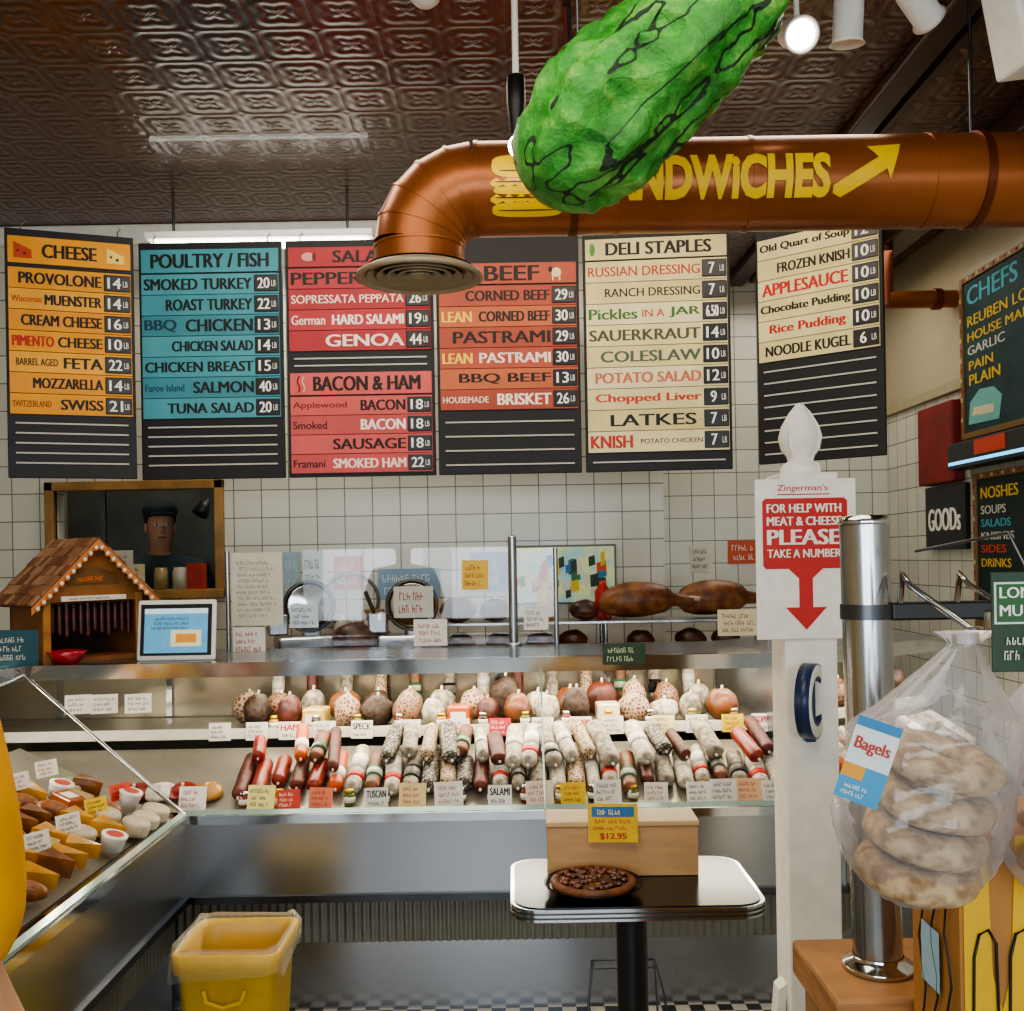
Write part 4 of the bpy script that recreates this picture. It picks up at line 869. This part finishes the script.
MB().box((-.038,0,-.05),(.038,.003,.05),mat('1d3b21',.5),.001).quad(-.036,-.002,.036,.04,-.001,mat('cfd6c8',.5)).quad(-.034,.0,.034,.038,-.0013,mat('255a2a',.5)).obj('label_card',o)
MB().text('LONG-',-.031,.024,.05,.011,WHITEP,-.002,.02).text('MUFFIN',-.031,.006,.055,.011,WHITEP,-.002,.02).scrib(-.03,-.04,.06,.03,2,PAPER,-.002).obj('label_text',o)
MB().tube([(0,.002,.05),(0,.04,.09),(0,.28,.072)],.002,STEELD,6).obj('wire',o)
# paper bag on crate
o=thing('storage_crate','wooden crate beneath the printed paper bag','crate',(.79,1.08,0))
MB().box((-.29,-.13,0),(.28,.145,.93),mat('8c6a42',.6,noise_=.2),.004).obj('crate_body',o)
o=thing('paper_bag','brown paper bag printed with yellow drips and black doodles','paper bag',(.485,1.10,.932))
KR=mat('a5723a',.7,noise_=.12,ns=8,bump=.2); YD=mat('d4a81a',.6)
m=MB(); D_=.13; V=[(0,0,0),(.3,0,0),(.3,D_,0),(0,D_,0),(0,0,.35),(.3,.0,.38),(.3,D_,.38),(0,D_,.35),(-.004,D_/2,0),(-.0,D_/2,.35)]
m.add(V,[(0,1,5,4),(1,2,6,5),(2,3,7,6),(3,8,9,7),(8,0,4,9),(3,2,1,0,8),(4,5,6,7,9)],KR); m.obj('bag_body',o)
m=MB()
m.poly([(.004,.0),(.3,.0),(.3,.375),(.24,.37),(.225,.30),(.21,.30),(.19,.362),(.14,.36),(.13,.22),(.115,.2),(.105,.24),(.1,.355),(.062,.352),(.055,.2),(.045,.16),(.035,.2),(.03,.35),(.004,.347)],-.002,-.0005,YD)
m.obj('yellow_print',o)
m=MB()
for k in range(4):
    x=.012+.04*k; m.tube([(x,-.004,.13),(x+.002,-.004,.22),(x+.008,-.004,.245),(x+.018,-.004,.25),(x+.026,-.004,.235),(x+.028,-.004,.15)],.0017,BLACK,5)
for k in range(3):
    y=.02+.035*k; m.tube([(-.005,y+.009*math.sin(q*1.5+k),.1+.027*q) for q in range(8)],.0014,BLACK,5)
m.obj('black_doodles',o)
MB().add([(-.006,.04,.16),(-.006,.09,.16),(-.006,.09,.23),(-.006,.04,.23)],[(0,1,2,3)],mat('8fb0c0',.6)).obj('bag_sticker',o,label='pale blue sticker')
# ---------------------------------------------------------------- right wall items
RZ=R(-90)
WF=mat('7a5a2c',.5)
def chalk(label,y0,y1,z0,z1,fn,bg):
    o=thing('chalkboard_menu',label,'chalkboard',(XR-.032,y0,z0),(0,0,RZ),'painted chalkboards on the side wall'); W=y0-y1; H=z1-z0
    MB().box((0,0,0),(W,.028,H),mat(bg,.7,noise_=.25,ns=6),.002).obj('panel',o)
    m=MB()
    for lo,hi in (((-.03,-.01,-.03),(0,.03,H+.03)),((W,-.01,-.03),(W+.03,.03,H+.03)),((0,-.01,H),(W,.03,H+.03)),((0,-.01,-.03),(W,.03,0))): m.box(lo,hi,WF,.003)
    k=int(H/.05)
    for i in range(k): m.box((-.022,-.013,i*H/k+.01),(-.008,-.009,i*H/k+.03),mat(['a2352a','c6b27a'][i%2],.6))
    k=int(W/.05)
    for i in range(k): m.box((i*W/k+.01,-.013,H+.008),(i*W/k+.03,-.009,H+.022),mat(['a2352a','c6b27a'][i%2],.6))
    m.obj('frame',o)
    def ln(t,x,z,w,h,c,bold=.03): MB().text(t,x,z,w,h,mat(c,.7),-.002,bold).obj('chalk_lettering',o)
    fn(ln,W,H,o)
def f1(ln,W,H,o):
    ln('CHEFS',.04,H*.84,W*.6,H*.12,'4aa8b8'); ln('REUBEN LOU',.04,H*.7,W*.8,H*.07,'d8b42a'); ln('HOUSE MADE',.04,H*.6,W*.8,H*.06,'d8b42a'); ln('GARLIC',.04,H*.51,W*.45,H*.06,'c8c6ba'); ln('PAIN',.05,H*.41,W*.3,H*.06,'d8b42a'); ln('PLAIN',.05,H*.31,W*.38,H*.07,'d8b42a')
    MB().poly([(.04,.04),(.35,.03),(.38,.14),(.3,.19),(.16,.2),(.06,.15)],-.003,-.001,mat('6fb0a8',.7)).poly([(.08,.08),(.3,.07),(.3,.11),(.1,.12)],-.004,-.002,mat('d8c8a0',.7)).obj('chalk_drawing',o)
def f2(ln,W,H,o):
    ln('NOSHES',.04,H*.86,W*.5,H*.08,'d8b42a'); ln('SOUPS',.04,H*.75,W*.34,H*.06,'c8c6ba'); ln('SALADS',.04,H*.66,W*.4,H*.055,'4aa8b8'); ln('KNISHES',.04,H*.57,W*.44,H*.055,'c8c6ba'); ln('SIDES',.04,H*.48,W*.34,H*.055,'c84a2a'); ln('DRINKS',.04,H*.38,W*.4,H*.06,'d8b42a')
chalk('painted green chalkboard with wooden frame on the side wall',5.04,4.2,2.18,2.93,f1,'17383a')
chalk('colourful chalkboard menu lower on the side wall',4.93,4.2,1.25,1.94,f2,'132826')
o=thing('light_box_sign','dark box sign with blue glowing edge on the side wall','sign',(XR-.11,5.08,2.0),(0,0,RZ)); MB().box((0,0,0),(.9,.1,.13),DBLACK,.006).obj('housing',o); MB().box((.02,-.004,.02),(.88,0,.035),mat('5ab6e8',.4,emit=2.)).obj('lit_edge',o); MB().box((.3,-.004,.05),(.6,0,.12),mat('a8301c',.4,emit=.2)).obj('red_panel',o)
o=thing('shop_sign','black sign with rounded white lettering on the side wall','sign',(XR-.032,5.55,1.60),(0,0,RZ)); MB().box((0,0,0),(.48,.03,.34),BLACK,.004).obj('sign_panel',o); MB().text('GOODs',.04,.1,.4,.12,WHITEP,-.002,.04).obj('sign_text',o)
o=thing('red_awning','dark red panel awning above the black sign','awning',(XR-.07,5.55,1.95),(0,0,RZ)); MB().box((0,0,0),(.43,.068,.42),mat('7a1812',.6,noise_=.2,ns=5),.01).obj('awning_panel',o)
o=thing('copper_pipe','copper pipe crossing to the side wall','pipe',(0,0,0)); q=P(888,300,5.2)
MB().tube([(q.x,5.2,q.z),(XR-.002,5.2,q.z)],.045,COPPER,18).obj('pipe_run',o); MB().tube([(q.x-.005,5.2,q.z-.03),(q.x-.005,5.2,ZC-.002)],.035,COPPERD,14).obj('riser',o); MB().tube([(XR-.12,5.2,q.z),(XR-.08,5.2,q.z)],.055,COPPERD,18).obj('coupling',o)
# ---------------------------------------------------------------- ceiling fixtures
BULB=mat('fff6e6',.3,emit=25.)
def can(label,px,py,Y,tilt,lit):
    p=P(px,py,Y); o=thing('spot_light',label,'spotlight',p,(0,0,0),'ceiling spotlights')
    T=TR((0,0,0),0,R(tilt[0]),R(tilt[1]))
    MB().lathe([(.012,.09),(.034,.085),(.042,.06),(.042,-.045),(.05,-.055),(.045,-.055),(.036,-.036),(.001,-.026)],WHITEP,28,T).obj('lamp_shade',o)
    MB().lathe([(.04,-.04),(.028,-.047),(.001,-.05)],BULB if lit else mat('d8d8d4',.3),24,T).obj('bulb',o)
    MB().tube([(0,0,.05),(0,.01,ZC-.002-p.z)],.008,WHITE,8).obj('stem',o)
can('white spotlight glowing toward the room',797,34,2.85,(-60,0),True)
can('white cylindrical spotlight pointing down',848,24,2.85,(10,0),False)
can('small white spotlight tilted away',920,6,2.85,(35,-60),False)
o=thing('light_track','dark ceiling light track','light track',(0,0,0)); MB().box((.5,2.84,ZC-.03),(1.7,2.88,ZC-.001),BEAM,.003).obj('track_bar',o)
p=P(1012,33,2.6)
o=thing('wall_speaker','white angular speaker hung near the ceiling','speaker',(p.x+.03,2.6,p.z),(0,R(-12),R(15)))
MB().box((-.06,-.06,-.1),(.08,.06,.14),WHITEP,.01).obj('speaker_body',o)
MB().tube([(0,0,.12),(.0,0,.3)],.008,WHITE,8).obj('bracket',o)
p=P(517,148,2.7)
o=thing('pendant_light','white rod pendant with black socket and glowing bulb','pendant light',(p.x,2.7,p.z))
MB().tube([(0,0,.17),(0,0,ZC-.002-p.z)],.009,WHITEP,12).obj('rod',o); MB().lathe([(.009,.2),(.024,.19),(.026,.12),(.018,.04),(.014,.03),(.001,.03)],BLACK,20).obj('socket',o); MB().ball((0,0,.005),(.024,.024,.028),BULB,n=18).obj('bulb',o)
p=P(567,25,3.1)
o=thing('ceiling_bracket','rust red iron bracket under the tin ceiling','bracket',(p.x,3.1,p.z)); MB().box((-.012,-.012,-.07),(.012,.012,ZC-.002-p.z),mat('7a3520',.5),.003).box((-.03,-.012,-.09),(.03,.012,-.07),mat('7a3520',.5),.003).obj('bracket_bar',o)
p=P(425,3,3.02)
MB().lathe([(.001,0),(.03,.005),(.045,.02),(.045,.03),(.001,.03)],WHITE,20).obj('smoke_detector',None,(p.x,p.y,ZC-.031),(0,0,0),'small white round ceiling sensor','sensor')
for px,py in ((14,128),(28,150),(973,108)):
    p=P(px,py,4.2); m=MB().tube([(0,0,ZC-.002-p.z),(0,0,.0),(.01,0,-.02),(.025,0,-.02),(.028,0,-.005)],.005,CHROME,8); m.obj('ceiling_hook',None,p,(0,0,0),'white metal hook hanging from the ceiling','hook','hooks on the ceiling')
# ---------------------------------------------------------------- people
def skinobj(name,verts,edges,m,parent,root=0,sub=2):
    me=bpy.data.meshes.new(name); me.from_pydata([v[0] for v in verts],edges,[]); me.materials.append(m)
    ob=bpy.data.objects.new(name,me); COL.objects.link(ob); ob.parent=parent
    sk=ob.modifiers.new('Skin','SKIN'); sk.use_smooth_shade=True
    bm=bmesh.new(); bm.from_mesh(me); ly=bm.verts.layers.skin.verify(); bm.verts.ensure_lookup_table()
    for i,v in enumerate(bm.verts):
        r=verts[i][1]; v[ly].radius=(r if isinstance(r,tuple) else (r,r)); v[ly].use_root=(i==root)
    bm.to_mesh(me); bm.free()
    s=ob.modifiers.new('Subdivision','SUBSURF'); s.levels=sub; s.render_levels=sub
    return ob
def person(label,loc,rz,shirt,pants,skin,cap=None):
    o=thing('person',label,'person',loc,(0,0,rz)); SK=mat(skin,.5,noise_=.05); 
    V=[((0,0,.96),(.15,.11)),((0,.01,1.12),(.135,.1)),((0,.01,1.3),(.155,.11)),((0,.0,1.44),(.1,.08)),((0,-.005,1.52),(.05,.05)),((0,-.02,1.58),(.062,.078)),((0,-.02,1.67),(.08,.1)),((0,-.01,1.75),(.055,.065))]
    E=[(i,i+1) for i in range(7)]
    for s in (-1,1):
        b=len(V); hx=.28*s
        V+=[((s*.17,0,1.41),.062),((s*.235,.02,1.15),.045),((hx,-.08,.92),.032),((hx,-.1,.85),(.035,.02))]; E+=[(3,b),(b,b+1),(b+1,b+2),(b+2,b+3)]
        for f,(dy,l) in enumerate(((-.03,.075),(-.01,.085),(.01,.08),(.028,.065))):
            k=len(V); V+=[((hx,-.1+dy,.81),.0095),((hx-s*.008,-.1+dy,.81-l*.5),.009),((hx-s*.025,-.1+dy,.81-l*.9),.0075)]; E+=[(b+3,k),(k,k+1),(k+1,k+2)]
        k=len(V); V+=[((hx-s*.01,-.145,.85),.011),((hx-s*.015,-.165,.81),.009)]; E+=[(b+3,k),(k,k+1)]
        k=len(V); V+=[((s*.095,0,.88),.095),((s*.11,-.01,.5),.06),((s*.11,.02,.1),.04),((s*.11,-.02,.045),(.04,.04)),((s*.12,-.14,.035),(.04,.03))]; E+=[(0,k),(k,k+1),(k+1,k+2),(k+2,k+3),(k+3,k+4)]
    skinobj('body',V,E,SK,o)
    SV=[((0,0,.9),(.19,.15)),((0,.01,1.12),(.18,.14)),((0,.01,1.3),(.19,.14)),((0,0,1.45),(.13,.1)),((0,0,1.52),(.07,.07))]; SE=[(0,1),(1,2),(2,3),(3,4)]
    for s in (-1,1):
        b=len(SV); SV+=[((s*.175,0,1.42),.09),((s*.232,.02,1.25),.082),((s*.24,.01,1.12),.07)]; SE+=[(3,b),(b,b+1),(b+1,b+2)]
    skinobj('shirt',SV,SE,mat(shirt,.8,noise_=.12,ns=9,bump=.5),o)
    TV=[((0,0,.93),(.17,.13))]; TE=[]
    for s in (-1,1):
        b=len(TV); TV+=[((s*.1,0,.85),.11),((s*.11,-.01,.5),.08),((s*.11,.02,.08),.07)]; TE+=[(0,b),(b,b+1),(b+1,b+2)]
    skinobj('trousers',TV,TE,mat(pants,.8),o)
    for s in (-1,1): MB().ball((s*.028,-.1,1.662),(.012,.010,.008),WHITE,n=10).ball((s*.028,-.109,1.662),(.006,.003,.006),BLACK,n=8).obj('eye',o)
    MB().ball((0,-.108,1.635),(.011,.018,.02),SK,n=10).obj('nose',o)
    MB().ball((0,-.088,1.598),(.022,.012,.006),mat('8c4a3c',.5),n=10).obj('mouth',o)
    for s in (-1,1): MB().ball((s*.07,-.01,1.65),(.01,.016,.026),SK,n=10).obj('ear',o)
    MB().ball((0,.012,1.7),(.08,.092,.085),mat('3a281c',.7,noise_=.2,ns=40,bump=.4),n=18).obj('hair',o)
    if cap: MB().ball((0,.0,1.735),(.088,.11,.055),mat(cap,.8),n=18).box((-.055,-.17,1.712),(.055,-.07,1.72),mat(cap,.8),.003).obj('cap',o)
    return o
pr_=person('person in a yellow shirt standing beside the cheese case',(-.825,1.1,0),R(170),'dda006','2c2f3a','c99a78'); pr_.scale=(1.02,1.02,1.03)
pk=person('person in a dark shirt and cap behind the kitchen window',(P(160,520,5.6).x,5.6,0),R(25),'4a5a5c','2a2c30','b98a6c','2c3438'); pk.scale=(1.09,1.09,1.09)
# ---------------------------------------------------------------- lights
def area(loc,rot,sx,sy,e,c=(1,1,1)):
    l=bpy.data.lights.new('area','AREA'); l.shape='RECTANGLE'; l.size=sx; l.size_y=sy; l.energy=e; l.color=c
    o=bpy.data.objects.new('area_lamp',l); COL.objects.link(o); o.location=loc; o.rotation_euler=rot; return o
area((0,YF+.05,1.7),(R(90),0,0),4.4,1.6,85,(.9,.96,1))
area((-.3,1.2,3.2),(0,0,0),2.4,1.6,44,(1,.89,.73))
area((-1.13,4.62,3.0),(0,0,0),1.0,.1,7,(1,.95,.85))
area((0,3.3,3.2),(R(20),0,0),2.5,.4,24,(1,.89,.73))
area((0,4.3,3.22),(R(-10),0,0),3.2,.3,12,(1,.92,.78))
area((-1.9,5.6,3.1),(0,0,0),.8,.5,5,(1,.95,.9))
area((1.6,5.4,3.15),(0,0,0),.8,.8,10,(1,.93,.82))
area((0,3.84,1.16),(R(-12),0,0),2.1,.06,13,(1,.88,.68))
area((0,4.05,1.16),(0,0,0),2.1,.1,10,(1,.88,.68))
area((-1.95,2.7,1.16),(0,R(-25),0),.06,1.8,10,(1,.9,.75))
pt=Tw@Vector((.65,.38,1.15)); area(pt,(0,0,R(35)),1.0,.1,5,(1,.93,.8))
wd=bpy.data.worlds.new('w'); sc.world=wd; wd.use_nodes=True; wd.node_tree.nodes['Background'].inputs[0].default_value=(.72,.85,1,1); wd.node_tree.nodes['Background'].inputs[1].default_value=3
try:
    sc.view_settings.view_transform='AgX'; sc.view_settings.look='AgX - Medium High Contrast'; sc.view_settings.exposure=.2
except Exception as e: print(e)
# ---------------------------------------------------------------- camera
cd=bpy.data.cameras.new('camera'); cam=bpy.data.objects.new('camera',cd); COL.objects.link(cam)
cd.sensor_fit='HORIZONTAL'; cd.sensor_width=36; cd.lens=36*F/1024; cd.shift_y=(HY-505.5)/1024; cd.clip_start=.05
c,s=math.cos(ROLL),math.sin(ROLL)
cam.matrix_world=Matrix(((c,s,0,0),(0,0,-1,0),(-s,c,0,CZ),(0,0,0,1)))
sc.camera=cam
